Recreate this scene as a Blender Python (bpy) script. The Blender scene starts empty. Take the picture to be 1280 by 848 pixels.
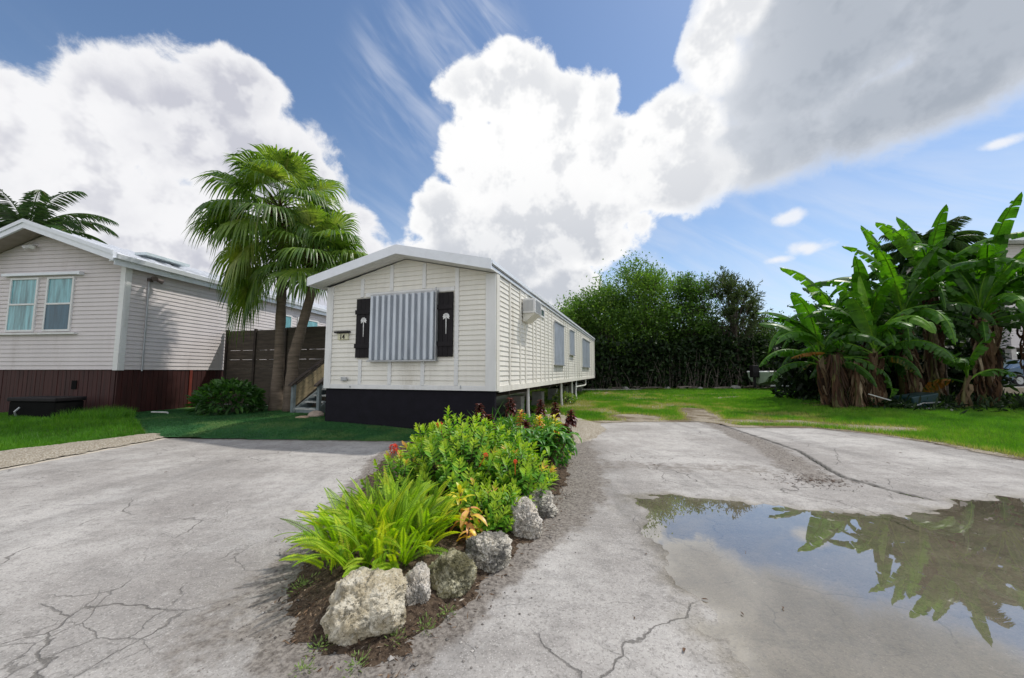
import bpy, math, random
import numpy as np
from mathutils import Vector, Matrix, noise as mnoise

# ------------------------------------------------------------------ camera, sky, sun
sc = bpy.context.scene
C = sc.collection
PI = math.pi
R = math.radians
random.seed(7)
rng = np.random.default_rng(7)

PITCH = math.atan(40.5 / 470.0)
cam_d = bpy.data.cameras.new("camera")
cam_d.sensor_width = 36.0
cam_d.lens = 36.0 * 470.0 / 1280.0
cam_d.clip_start = 0.05
cam_d.clip_end = 3000
cam = bpy.data.objects.new("camera", cam_d)
cam.location = (0, 0, 1.35)
cam.rotation_euler = (PI / 2 + PITCH, 0, 0)
C.objects.link(cam)
sc.camera = cam

SUN_AZ, SUN_EL = 61.0, 58.0          # degrees right of straight ahead, above horizon
SUN_E = 3.2
SKY_K = 0.132
CLOUD_V = 0.93

world = bpy.data.worlds.new("World")
sc.world = world
world.use_nodes = True
wt = world.node_tree
wt.nodes.clear()


def WN(kind, **kw):
    n = wt.nodes.new(kind)
    for k, v in kw.items():
        setattr(n, k, v)
    return n


def wmath(op, a, b=None, c=None):
    n = WN('ShaderNodeMath', operation=op)
    for i, q in enumerate((a, b, c)):
        if q is None:
            continue
        if isinstance(q, (int, float)):
            n.inputs[i].default_value = q
        else:
            wt.links.new(q, n.inputs[i])
    return n.outputs[0]


def wrange(v, a, b, c=0.0, d=1.0, smooth=True):
    n = WN('ShaderNodeMapRange', interpolation_type='SMOOTHSTEP' if smooth else 'LINEAR')
    wt.links.new(v, n.inputs[0])
    for i, q in enumerate((a, b, c, d)):
        n.inputs[i + 1].default_value = q
    return n.outputs[0]


def wmix(f, a, b):
    n = WN('ShaderNodeMix', data_type='RGBA')
    for sock, q in ((n.inputs[0], f), (n.inputs[6], a), (n.inputs[7], b)):
        if isinstance(q, (int, float)):
            sock.default_value = q
        elif isinstance(q, tuple):
            sock.default_value = (*q, 1)
        else:
            wt.links.new(q, sock)
    return n.outputs[2]


tc = WN('ShaderNodeTexCoord')
sep = WN('ShaderNodeSeparateXYZ')
wt.links.new(tc.outputs['Generated'], sep.inputs[0])
az = wmath('MULTIPLY', wmath('ARCTAN2', sep.outputs[0], sep.outputs[1]), 180 / PI)
el = wmath('MULTIPLY', wmath('ARCSINE', sep.outputs[2]), 180 / PI)
comb = WN('ShaderNodeCombineXYZ')
wt.links.new(az, comb.inputs[0])
wt.links.new(el, comb.inputs[1])


def wnoise(scale, detail=8, rough=0.6, off=(0, 0, 0), stretch=(1, 1, 1), src=None, dist=0.0):
    m = WN('ShaderNodeMapping')
    m.inputs['Location'].default_value = off
    m.inputs['Scale'].default_value = stretch
    wt.links.new(src or tc.outputs['Generated'], m.inputs[0])
    n = WN('ShaderNodeTexNoise')
    n.inputs['Scale'].default_value = scale
    n.inputs['Detail'].default_value = detail
    n.inputs['Roughness'].default_value = rough
    n.inputs['Distortion'].default_value = dist
    wt.links.new(m.outputs[0], n.inputs['Vector'])
    return n.outputs[0]


def blobs(lst):
    out = None
    for (a, e, ra, re) in lst:
        m = WN('ShaderNodeMapping', vector_type='POINT')
        m.inputs['Location'].default_value = (-a / ra, -e / re, 0)
        m.inputs['Scale'].default_value = (1 / ra, 1 / re, 0)
        wt.links.new(comb.outputs[0], m.inputs[0])
        l = WN('ShaderNodeVectorMath', operation='LENGTH')
        wt.links.new(m.outputs[0], l.inputs[0])
        v = wmath('SUBTRACT', 1.0, l.outputs['Value'])
        out = v if out is None else wmath('SMOOTH_MAX', out, v, 0.12)
    return out


n_big = wnoise(3.2, 6, 0.58, (3.1, 0.4, 1.7))
n_fine = wnoise(11.0, 7, 0.68, (0.3, 5.2, 2.2), dist=0.3)
vor = WN('ShaderNodeTexVoronoi', feature='F1')
vor.inputs['Scale'].default_value = 15.0
vor.inputs['Detail'].default_value = 1.0
wt.links.new(tc.outputs['Generated'], vor.inputs['Vector'])
billow = wmath('SUBTRACT', 0.45, vor.outputs['Distance'])
warp = wmath('ADD', wmath('MULTIPLY', wmath('SUBTRACT', n_big, 0.5), 0.7),
             wmath('ADD', wmath('MULTIPLY', wmath('SUBTRACT', n_fine, 0.5), 0.95), wmath('MULTIPLY', billow, 0.38)))
soft = wmath('ADD', wmath('MULTIPLY', wmath('SUBTRACT', n_big, 0.5), 1.3), wmath('MULTIPLY', wmath('SUBTRACT', n_fine, 0.5), 0.75))

LEFT = [(-52.3, 18.8, 10.2, 9.6), (-47.8, 25.5, 7.2, 7.0), (-41.3, 27.0, 10.5, 8.0), (-37.7, 31.6, 6.6, 5.4), (-34.6, 24.8, 10.5, 8.5),
        (-28.3, 17.6, 10.5, 8.2), (-22.4, 13.5, 8.5, 7.4), (-62, 19.5, 14, 8.6), (-46.9, 12.1, 26, 12), (-88, 18, 20, 12), (-26, 9, 16, 9), (-14, 9, 10, 8.5)]
MID = [(0.0, 38.6, 12.0, 5.6), (9.2, 35.5, 9.5, 6.6), (5.1, 30.3, 13.5, 8.6), (-2.8, 30.3, 9.8, 6.5),
       (18.0, 29.6, 9.5, 6.6), (25.6, 32.0, 6.5, 5.6), (6.5, 21.8, 17.0, 10.4), (-5.0, 15.2, 14.2, 11.0), (-11.4, 22.6, 5.2, 5.6),
       (25.0, 25.6, 8.6, 5.4), (9.0, 13.2, 5.6, 4.5), (6.5, 10.0, 9.5, 6.0), (29.7, 37.9, 5.4, 5.6), (31.9, 41.5, 6.4, 4.8)]
RIGHT = [(43.1, 34.5, 13.1, 8.2), (54.4, 29.8, 9.3, 7.6), (36.8, 33.4, 9.0, 7.4), (33.8, 27.0, 10.7, 5.4), (48.9, 27.0, 11.0, 5.0),
         (39.6, 39.5, 9.2, 7.6), (62, 35, 16, 9), (44, 47, 13, 9)]
SMALL = [(37.0, 18.6, 3.4, 1.35), (38.8, 14.7, 4.2, 1.2), (35.8, 13.8, 2.6, 0.9), (53.5, 20.6, 2.3, 0.8)]
bl, bm, br, bs = blobs(LEFT), blobs(MID), blobs(RIGHT), blobs(SMALL)
fl_ = wmath('ADD', wmath('MULTIPLY', bl, 1.5), warp)
fm_ = wmath('ADD', wmath('MULTIPLY', bm, 1.5), warp)
dl = wrange(fl_, -0.03, 0.26)
dm = wmix(wrange(az, 22, 34), wrange(fm_, -0.02, 0.24), wrange(fm_, -0.05, 0.65))
dr = wrange(wmath('ADD', wmath('MULTIPLY', br, 1.3), soft), -0.02, 0.60)
ds = wrange(wmath('ADD', bs, wmath('MULTIPLY', warp, 1.5)), 0.0, 0.6)
# unseen clouds elsewhere in the sky, brightened and widened to fill shaded walls
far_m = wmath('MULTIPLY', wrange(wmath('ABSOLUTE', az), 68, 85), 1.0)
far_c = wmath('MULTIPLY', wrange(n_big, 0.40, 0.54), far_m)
# thin streaks high up, left of centre
rot = WN('ShaderNodeMapping', vector_type='POINT')
rot.inputs['Rotation'].default_value = (0, 0, R(33))
wt.links.new(comb.outputs[0], rot.inputs[0])
stn = wnoise(1.0, 4, 0.6, (2, 9, 0), (0.055, 0.30, 1), rot.outputs[0], dist=0.5)
stm = blobs([(-15, 38, 13, 11), (-7, 43, 12, 8)])
dst = wmath('MULTIPLY', wrange(stn, 0.36, 0.80, 0, 0.48), wrange(stm, 0.0, 0.6))
hz = wmath('MULTIPLY', wrange(stn, 0.3, 0.8, 0, 0.55), wrange(el, 8, 34, 1.0, 0.0))

sky = WN('ShaderNodeTexSky', sky_type='NISHITA')
sky.sun_disc = False
sky.sun_elevation = R(SUN_EL)
sky.sun_rotation = R(SUN_AZ)
sky.air_density = 1.0
sky.dust_density = 0.4
sky.ozone_density = 2.0
sky_s = WN('ShaderNodeVectorMath', operation='SCALE')
sky_s.inputs[3].default_value = SKY_K
wt.links.new(sky.outputs[0], sky_s.inputs[0])
sky_t = WN('ShaderNodeVectorMath', operation='MULTIPLY')
sky_t.inputs[1].default_value = (0.98, 1.03, 1.06)
wt.links.new(sky_s.outputs[0], sky_t.inputs[0])
skyc = wmix(wrange(el, 0, 30, 0.30, 0.0), sky_t.outputs[0], (0.62, 0.74, 0.92))
WH = (CLOUD_V * 1.0, CLOUD_V * 1.0, CLOUD_V * 1.02)
# relief: lit side towards the sun, grey side away from it
rA = wnoise(5.0, 5, 0.62, (3.1, 0.4, 1.7))
rB = wnoise(5.0, 5, 0.62, (3.1 - 0.035 * 5 / 5, 0.4, 1.7 - 0.05))
rel = wrange(wmath('SUBTRACT', rA, rB), -0.07, 0.06, 1.0, 0.0)
cl_sh = wmath('MULTIPLY', wrange(fl_, 0.10, 0.95), wmath('ADD', wmath('MULTIPLY', rel, 0.65), wrange(n_big, 0.40, 0.62, 0.55, 0.0)))
cl_l = wmix(cl_sh, WH, (0.60, 0.61, 0.68))
cm_sh = wmath('MULTIPLY', wmath('ADD', wmath('MULTIPLY', rel, 0.5), wrange(el, 12, 32, 0.45, 0.0)), wrange(fm_, 0.10, 0.8))
cl_m = wmix(cm_sh, (CLOUD_V * 1.08, CLOUD_V * 1.08, CLOUD_V * 1.08), (0.56, 0.59, 0.65))
cr_sh = wrange(wmath('ADD', br, wmath('MULTIPLY', soft, 0.9)), -0.1, 0.7)
cl_r = wmix(wmath('MULTIPLY', cr_sh, wrange(az, 22, 44, 0.25, 1.0)), (0.88, 0.90, 0.94), wmix(rel, (0.47, 0.51, 0.57), (0.40, 0.44, 0.50)))
col = wmix(hz, skyc, (0.80, 0.84, 0.92))
col = wmix(dst, col, (0.72, 0.77, 0.88))
col = wmix(wmath('MAXIMUM', dl, 0.0), col, cl_l)
col = wmix(wmath('MULTIPLY', dr, 0.97), col, cl_r)
col = wmix(dm, col, cl_m)
col = wmix(wmath('MULTIPLY', ds, 0.85), col, (0.93, 0.94, 0.97))
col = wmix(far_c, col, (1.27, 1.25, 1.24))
bg = WN('ShaderNodeBackground')
wt.links.new(col, bg.inputs[0])
bg.inputs[1].default_value = 1.0
wo = WN('ShaderNodeOutputWorld')
wt.links.new(bg.outputs[0], wo.inputs[0])
world.cycles.sampling_method = 'MANUAL'
world.cycles.sample_map_resolution = 256

sd = bpy.data.lights.new("sun", 'SUN')
sd.energy = SUN_E
sd.angle = R(1.4)
sd.color = (1.0, 0.955, 0.88)
sun = bpy.data.objects.new("sun", sd)
sv = Vector((math.sin(R(SUN_AZ)) * math.cos(R(SUN_EL)), math.cos(R(SUN_AZ)) * math.cos(R(SUN_EL)), math.sin(R(SUN_EL))))
sun.rotation_euler = sv.to_track_quat('Z', 'Y').to_euler()
sun.location = sv * 60
C.objects.link(sun)

vs = sc.view_settings
vs.view_transform = 'Standard'
vs.look = 'None'
vs.exposure = 0.0
vs.gamma = 1.0
vs.use_curve_mapping = False
sc.cycles.max_bounces = 7
sc.cycles.transparent_max_bounces = 12
sc.cycles.caustics_reflective = False
sc.cycles.caustics_refractive = False


# ------------------------------------------------------------------ mesh + material helpers
class MB:
    def __init__(s):
        s.V, s.L, s.N, s.T, s.n = [], [], [], [], 0

    def add(s, v, faces, tint=0.5):
        v = np.asarray(v, dtype=np.float64).reshape(-1, 3)
        if len(v) == 0:
            return s
        if isinstance(faces, np.ndarray):
            s.L.append((faces + s.n).ravel())
            s.N.append(np.full(len(faces), faces.shape[1]))
        else:
            for f in faces:
                s.L.append(np.array(f) + s.n)
                s.N.append(np.array([len(f)]))
        t = np.full(len(v), tint) if np.isscalar(tint) else np.asarray(tint)
        s.V.append(v)
        s.T.append(t)
        s.n += len(v)
        return s

    def box(s, x0, x1, y0, y1, z0, z1, tint=0.5, M=None):
        v = np.array([(x, y, z) for z in (z0, z1) for y in (y0, y1) for x in (x0, x1)], float)
        if M is not None:
            v = np.array([M @ Vector(p) for p in v])
        return s.add(v, [(0, 2, 3, 1), (4, 5, 7, 6), (0, 1, 5, 4), (2, 6, 7, 3), (0, 4, 6, 2), (1, 3, 7, 5)], tint)

    def prism(s, poly, fn, a, b, tint=0.5):
        """poly: 2D points, fn(p, t)->xyz, extruded from a to b."""
        n = len(poly)
        v = [fn(p, a) for p in poly] + [fn(p, b) for p in poly]
        f = [tuple(range(n))[::-1], tuple(range(n, 2 * n))]
        f += [(i, (i + 1) % n, n + (i + 1) % n, n + i) for i in range(n)]
        return s.add(v, f, tint)

    def tube(s, pts, rad, n=8, tint=0.5, cap=True):
        pts = [Vector(p) for p in pts]
        if not hasattr(rad, '__len__'):
            rad = [rad] * len(pts)
        V = []
        side = None
        for i, p in enumerate(pts):
            d = (pts[min(i + 1, len(pts) - 1)] - pts[max(i - 1, 0)]).normalized()
            if side is None:
                side = d.cross(Vector((0.13, 0.31, 0.94) if abs(d.z) < 0.9 else (1, 0.2, 0))).normalized()
            side = (side - d * side.dot(d)).normalized()
            up = d.cross(side)
            for k in range(n):
                a = 2 * PI * k / n
                V.append(p + (side * math.cos(a) + up * math.sin(a)) * rad[i])
        F = []
        for i in range(len(pts) - 1):
            for k in range(n):
                F.append((i * n + k, i * n + (k + 1) % n, (i + 1) * n + (k + 1) % n, (i + 1) * n + k))
        s.add([tuple(q) for q in V], np.array(F), tint)
        if cap:
            m = s.n - len(V)
            s.L.append(np.arange(n)[::-1] + m); s.N.append(np.array([n]))
            s.L.append(np.arange(n) + m + (len(pts) - 1) * n); s.N.append(np.array([n]))
        return s

    def build(s, name, mat, parent=None, smooth=False, bevel=0.0):
        me = bpy.data.meshes.new(name)
        V = np.concatenate(s.V); L = np.concatenate(s.L); N = np.concatenate(s.N)
        me.vertices.add(len(V)); me.vertices.foreach_set('co', V.ravel())
        me.loops.add(len(L)); me.loops.foreach_set('vertex_index', L.astype(np.int32))
        me.polygons.add(len(N))
        me.polygons.foreach_set('loop_start', np.concatenate(([0], np.cumsum(N)[:-1])).astype(np.int32))
        me.update(calc_edges=True)
        me.polygons.foreach_set('use_smooth', np.full(len(N), bool(smooth)))
        at = me.attributes.new('tint', 'FLOAT', 'POINT')
        at.data.foreach_set('value', np.concatenate(s.T).astype(np.float32))
        me.materials.append(mat)
        o = bpy.data.objects.new(name, me)
        C.objects.link(o)
        if parent:
            o.parent = parent
        if bevel:
            b = o.modifiers.new('bevel', 'BEVEL'); b.width = bevel; b.segments = 2; b.limit_method = 'ANGLE'
        return o


def tag(o, label=None, cat=None, group=None, kind=None):
    for k, v in (('label', label), ('category', cat), ('group', group), ('kind', kind)):
        if v:
            o[k] = v
    return o


def thing(name, label, cat, loc=(0, 0, 0), rz=0.0, group=None):
    o = bpy.data.objects.new(name, None)
    o.empty_display_size = 0.2
    C.objects.link(o)
    o.location = loc
    o.rotation_euler = (0, 0, rz)
    return tag(o, label, cat, group)


def copy_tree(o, parent=None):
    c = o.copy()
    C.objects.link(c)
    c.parent = parent
    for ch in list(o.children):
        copy_tree(ch, c)
    return c


class Mt:
    """small node-material builder"""
    def __init__(s, name):
        s.m = bpy.data.materials.new(name); s.m.use_nodes = True
        s.t = s.m.node_tree; s.t.nodes.clear()
        s.out = s.N('ShaderNodeOutputMaterial')
        s.p = s.N('ShaderNodeBsdfPrincipled')
        s.tc = s.N('ShaderNodeTexCoord')
        s.link(s.p.outputs[0], s.out.inputs[0])

    def N(s, k, **kw):
        n = s.t.nodes.new(k)
        for a, b in kw.items():
            setattr(n, a, b)
        return n

    def link(s, a, b): s.t.links.new(a, b)

    def put(s, sock, q):
        if isinstance(q, (int, float)): sock.default_value = q
        elif isinstance(q, tuple): sock.default_value = (*q, 1) if len(q) == 3 and sock.type == 'RGBA' else q
        else: s.link(q, sock)

    def noise(s, scale, detail=5, rough=0.6, stretch=None, off=(0, 0, 0), dist=0.0, world=False):
        n = s.N('ShaderNodeTexNoise')
        n.inputs['Scale'].default_value = scale; n.inputs['Detail'].default_value = detail
        n.inputs['Roughness'].default_value = rough; n.inputs['Distortion'].default_value = dist
        mp = s.N('ShaderNodeMapping')
        if stretch: mp.inputs['Scale'].default_value = stretch
        mp.inputs['Location'].default_value = off
        if world:
            g = s.N('ShaderNodeNewGeometry'); s.link(g.outputs['Position'], mp.inputs[0])
        else:
            s.link(s.tc.outputs['Object'], mp.inputs[0])
        s.link(mp.outputs[0], n.inputs['Vector'])
        return n.outputs[0]

    def voro(s, scale, feature='F1', rand=1.0, vec=None, detail=0):
        n = s.N('ShaderNodeTexVoronoi', feature=feature)
        n.inputs['Scale'].default_value = scale; n.inputs['Randomness'].default_value = rand
        s.link(vec or s.tc.outputs['Object'], n.inputs['Vector'])
        return n.outputs['Distance']

    def rng(s, v, a, b, c=0.0, d=1.0):
        n = s.N('ShaderNodeMapRange', interpolation_type='SMOOTHSTEP')
        s.link(v, n.inputs[0])
        for i, q in enumerate((a, b, c, d)): s.put(n.inputs[i + 1], q)
        return n.outputs[0]

    def mth(s, op, a, b=None):
        n = s.N('ShaderNodeMath', operation=op)
        s.put(n.inputs[0], a)
        if b is not None: s.put(n.inputs[1], b)
        return n.outputs[0]

    def mix(s, f, a, b):
        n = s.N('ShaderNodeMix', data_type='RGBA')
        s.put(n.inputs[0], f); s.put(n.inputs[6], a); s.put(n.inputs[7], b)
        return n.outputs[2]

    def attr(s, name='tint'):
        n = s.N('ShaderNodeAttribute'); n.attribute_name = name
        return n.outputs['Fac']

    def ramp(s, v, stops):
        n = s.N('ShaderNodeValToRGB')
        e = n.color_ramp.elements
        e[0].position, e[0].color = stops[0][0], (*stops[0][1], 1)
        e[1].position, e[1].color = stops[-1][0], (*stops[-1][1], 1)
        for p, c_ in stops[1:-1]:
            k = e.new(p); k.color = (*c_, 1)
        s.link(v, n.inputs[0])
        return n.outputs[0]

    def bump(s, h, strength=0.3, dist=0.01):
        b = s.N('ShaderNodeBump')
        b.inputs['Strength'].default_value = strength; b.inputs['Distance'].default_value = dist
        s.link(h, b.inputs['Height']); s.link(b.outputs[0], s.p.inputs['Normal'])

    def base(s, c_, rough=0.6, metal=0.0, spec=0.5):
        s.put(s.p.inputs['Base Color'], c_); s.put(s.p.inputs['Roughness'], rough)
        s.put(s.p.inputs['Metallic'], metal); s.p.inputs['Specular IOR Level'].default_value = spec
        return s.m


def plain(name, c_, rough=0.6, metal=0.0, var=0.12, scale=4.0, bump=0.0, bscale=60, spec=0.5, dirt=None, stretch=None):
    m = Mt(name)
    lo = tuple(x * (1 - var) for x in c_); hi = tuple(min(1, x * (1 + var)) for x in c_)
    col = m.mix(m.rng(m.noise(scale, 6, 0.65, stretch), 0.3, 0.7), lo, hi)
    if dirt:
        col = m.mix(m.rng(m.noise(scale * 0.6, 8, 0.72, stretch, (4, 2, 1)), 0.52, 0.78, 0.0, dirt[1]), col, dirt[0])
    if bump:
        m.bump(m.noise(bscale, 4, 0.6), bump, 0.01)
    return m.base(col, rough, metal, spec)


def leafmat(name, stops, rough=0.42, trans=0.32, tcol=(0.9, 1.0, 0.35), spec=0.4):
    m = Mt(name)
    col = m.ramp(m.attr('tint'), stops)
    n = m.noise(9.0, 3, 0.6)
    hv = m.N('ShaderNodeHueSaturation')
    m.link(m.rng(n, 0.25, 0.75, 0.8, 1.25), hv.inputs['Value']); m.link(col, hv.inputs['Color'])
    m.base(hv.outputs[0], rough, 0, spec)
    tr = m.N('ShaderNodeBsdfTranslucent')
    tm = m.N('ShaderNodeVectorMath', operation='MULTIPLY')
    m.link(hv.outputs[0], tm.inputs[0]); tm.inputs[1].default_value = tuple(1.7 * q for q in tcol)
    m.link(tm.outputs[0], tr.inputs[0])
    mx = m.N('ShaderNodeMixShader'); mx.inputs[0].default_value = trans
    m.link(m.p.outputs[0], mx.inputs[1]); m.link(tr.outputs[0], mx.inputs[2])
    m.link(mx.outputs[0], m.out.inputs[0])
    return m.m


# numpy value noise for terrain shapes
def _hash(ix, iy, seed):
    h = (ix.astype(np.int64) * 374761393 + iy.astype(np.int64) * 668265263 + seed * 1442695041) & 0xFFFFFFFF
    h = ((h ^ (h >> 13)) * 1274126177) & 0xFFFFFFFF
    return ((h ^ (h >> 16)) & 0xFFFF) / 65535.0


def vnoise(x, y, seed=0):
    x = np.asarray(x, float); y = np.asarray(y, float)
    ix, iy = np.floor(x), np.floor(y)
    fx, fy = x - ix, y - iy
    fx = fx * fx * (3 - 2 * fx); fy = fy * fy * (3 - 2 * fy)
    a = _hash(ix, iy, seed); b = _hash(ix + 1, iy, seed); c_ = _hash(ix, iy + 1, seed); d = _hash(ix + 1, iy + 1, seed)
    return (a * (1 - fx) + b * fx) * (1 - fy) + (c_ * (1 - fx) + d * fx) * fy


def fbm(x, y, seed=0, oct=4, lac=2.1, gain=0.5):
    s_, a, t = 0, 1.0, 0
    for o in range(oct):
        s_ = s_ + a * vnoise(x * lac ** o, y * lac ** o, seed + o); t += a; a *= gain
    return s_ / t


def inpoly(x, y, poly):
    r = np.zeros(np.shape(x), bool)
    n = len(poly)
    for i in range(n):
        (x0, y0), (x1, y1) = poly[i], poly[(i + 1) % n]
        if y0 == y1: continue
        k = ((y0 > y) != (y1 > y)) & (x < (x1 - x0) * (y - y0) / (y1 - y0) + x0)
        r ^= k
    return r


def dpath(x, y, pts, closed=False):
    d = np.full(np.shape(x), 1e9)
    q = pts + [pts[0]] if closed else pts
    for (x0, y0), (x1, y1) in zip(q[:-1], q[1:]):
        L2 = (x1 - x0) ** 2 + (y1 - y0) ** 2 + 1e-12
        t = np.clip(((x - x0) * (x1 - x0) + (y - y0) * (y1 - y0)) / L2, 0, 1)
        d = np.minimum(d, np.hypot(x - x0 - t * (x1 - x0), y - y0 - t * (y1 - y0)))
    return d


def sdf(x, y, poly):
    d = dpath(x, y, poly, True)
    return np.where(inpoly(x, y, poly), -d, d)       # negative inside


def sst(v, a, b):
    t = np.clip((v - a) / (b - a), 0, 1)
    return t * t * (3 - 2 * t)


def gridmesh(name, xs, ys, zf, keep, mat, attrs=None, kind='structure', smooth=True):
    X, Y = np.meshgrid(xs, ys)
    nx, ny = len(xs), len(ys)
    Z = zf(X, Y)
    cx = (X[:-1, :-1] + X[1:, 1:]) / 2; cy = (Y[:-1, :-1] + Y[1:, 1:]) / 2
    k = keep(cx, cy)
    I = np.arange(nx * ny).reshape(ny, nx)
    F = np.stack([I[:-1, :-1][k], I[:-1, 1:][k], I[1:, 1:][k], I[1:, :-1][k]], 1)
    used = np.unique(F)
    remap = np.full(nx * ny, -1); remap[used] = np.arange(len(used))
    V = np.stack([X.ravel(), Y.ravel(), Z.ravel()], 1)[used]
    mb = MB(); mb.add(V, remap[F], 0.5)
    o = mb.build(name, mat, None, smooth)
    for an, fn in (attrs or {}).items():
        a = o.data.attributes.new(an, 'FLOAT', 'POINT')
        a.data.foreach_set('value', np.asarray(fn(V[:, 0], V[:, 1]), dtype=np.float32))
    if kind: o['kind'] = kind
    return o

# ------------------------------------------------------------------ terrain
PUDDLE = [(0.95, 3.9), (1.15, 4.3), (1.75, 4.45), (2.3, 4.2), (2.75, 4.12), (3.05, 3.95), (3.35, 3.85), (4.05, 4.0), (5.0, 4.3),
          (6.6, 4.45), (8.2, 3.6), (7.6, 0.4), (0.95, 0.3), (0.85, 1.8), (0.88, 2.6), (0.9, 3.2)]
BED = [(-1.08, 1.98), (-1.38, 2.4), (-1.55, 3.1), (-1.75, 4.5), (-2.0, 6.0), (-1.9, 7.45), (-0.4, 7.5), (0.3, 9.3), (0.75, 9.7), (1.0, 8.9),
       (1.05, 7.6), (0.92, 6.2), (0.72, 4.9), (0.42, 3.8), (0.2, 3.2), (-0.08, 2.65), (-0.32, 2.15), (-0.62, 1.78)]
PAVE = [(-7.05, 0.3), (-7.05, 7.75), (-4.5, 7.55), (-2.1, 7.4), (-1.0, 7.2), (0.9, 7.2), (1.2, 8.3), (2.1, 9.9), (3.2, 10.25), (4.2, 10.2), (5.1, 10.2),
        (5.5, 9.2), (7.1, 9.15), (7.75, 8.2), (7.9, 7.2), (7.7, 5.9), (8.3, 4.2), (9.5, 3.0), (9.5, 0.3)]
CRACK = [(5.75, 11.2), (5.3, 9.9), (5.0, 7.6), (4.85, 6.5), (4.35, 5.3), (4.2, 4.9), (4.3, 4.35), (4.42, 4.05)]
STRIP = [(5.9, 12.6), (5.15, 10.0), (4.75, 7.8), (4.5, 6.6), (4.0, 5.3), (3.75, 4.6)]


def h_left(x, y): return 0.02 + 0.15 * sst(y, 7.45, 9.0) + 0.03 * sst(y, 7.5, 7.8) * fbm(x * 1.8, y * 2.6, 4)
def h_right(x, y): return 0.02 + 0.17 * sst(x, 8.0, 10.8) * (1 - 0.7 * sst(y, 17, 22)) + 0.05 * (fbm(x * .7, y * .7, 9) - .4) * sst(dpath(x, y, PAVE, True), 0, 1)
def pave_z(x, y):
    z = 0.014 + 0.008 * (fbm(x * 1.6, y * 1.6, 21) - 0.5) + 0.004 * (fbm(x * 7, y * 7, 31) - 0.5)
    z = z - 0.020 * sst(-sdf(x, y, PUDDLE) + 0.25 * (fbm(x * 3, y * 3, 91) - .5), -0.35, 0.75) + 0.0034 * (fbm(x * 14, y * 14, 33) - .5) + 0.004 * (fbm(x * 5.5, y * 5.5, 34) - .5)
    wob = 0.05 * (fbm(x * 4, y * 4, 5) - .5)
    c = dpath(x + wob, y + wob, CRACK)
    z = z - 0.02 * (1 - sst(c, 0.008, 0.03)) * sst(y, 3.9, 4.4)
    z = z + 0.05 * (1 - sst(sdf(x, y, BED), -0.35, 0.28)) * 0.3
    return z


WATER = 0.0035

# base sheet to the horizon
m = Mt('dry_earth')
c1 = m.mix(m.rng(m.noise(0.35, 7), 0.35, 0.65), (0.10, 0.085, 0.06), (0.16, 0.14, 0.10))
c1 = m.mix(m.rng(m.noise(0.12, 6, off=(9, 1, 0)), 0.42, 0.6), c1, (0.05, 0.09, 0.02))
m.bump(m.noise(14, 6), 0.5, 0.03)
M_EARTH = m.base(c1, 0.95, 0, 0.2)
xs = np.concatenate([-np.geomspace(900, 12, 14), np.linspace(-10, 14, 13), np.geomspace(16, 900, 14)])
ys = np.concatenate([-np.geomspace(900, 6, 12), np.linspace(-4, 30, 18), np.geomspace(34, 1200, 14)])
gridmesh('ground', xs, ys, lambda x, y: -0.05 + 0 * x, lambda x, y: x > -1e9, M_EARTH)

# pavement: old sun-bleached asphalt
m = Mt('bleached_asphalt')
n0 = m.noise(0.55, 6, 0.6)
n1 = m.noise(3.0, 8, 0.7, off=(3, 3, 0))
n2 = m.noise(2.0, 7, 0.68, (0.5, 2.2, 1), (7, 1, 0))
agg = m.voro(70, 'F1')
agg2 = m.noise(62, 5, 0.8)
col = m.mix(m.rng(n0, 0.36, 0.66), (0.29, 0.27, 0.252), (0.48, 0.458, 0.432))
col = m.mix(m.rng(n1, 0.46, 0.70, 0, 0.50), col, (0.215, 0.20, 0.187))
col = m.mix(m.rng(m.noise(13, 7, 0.72, off=(8, 2, 0)), 0.50, 0.66, 0, 0.45), col, (0.17, 0.16, 0.15))
col = m.mix(m.rng(m.noise(17, 6, 0.7, off=(1, 5, 0)), 0.55, 0.70, 0, 0.40), col, (0.56, 0.54, 0.51))
# long tyre-worn streaks
col = m.mix(m.rng(m.noise(1.3, 7, 0.66, (0.9, 0.12, 1), (3, 0, 0)), 0.50, 0.70, 0, 0.55), col, (0.16, 0.152, 0.145))
col = m.mix(m.rng(n2, 0.5, 0.72, 0, 0.45), col, (0.185, 0.175, 0.165))
col = m.mix(m.rng(m.noise(1.1, 6, 0.6, off=(1, 8, 0)), 0.56, 0.70, 0, 0.45), col, (0.45, 0.435, 0.415))
col = m.mix(m.rng(agg, 0.05, 0.34, 0.42, 0.0), col, (0.74, 0.71, 0.67))
col = m.mix(m.rng(agg2, 0.50, 0.64, 0.0, 0.60), col, (0.12, 0.113, 0.103))
pit = m.voro(9.5, 'F1')
col = m.mix(m.mth('MULTIPLY', m.rng(pit, 0.03, 0.10, 1.0, 0.0), m.rng(m.noise(1.7, 4, 0.6, off=(2, 9, 0)), 0.46, 0.60)), col, (0.10, 0.09, 0.08))
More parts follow.
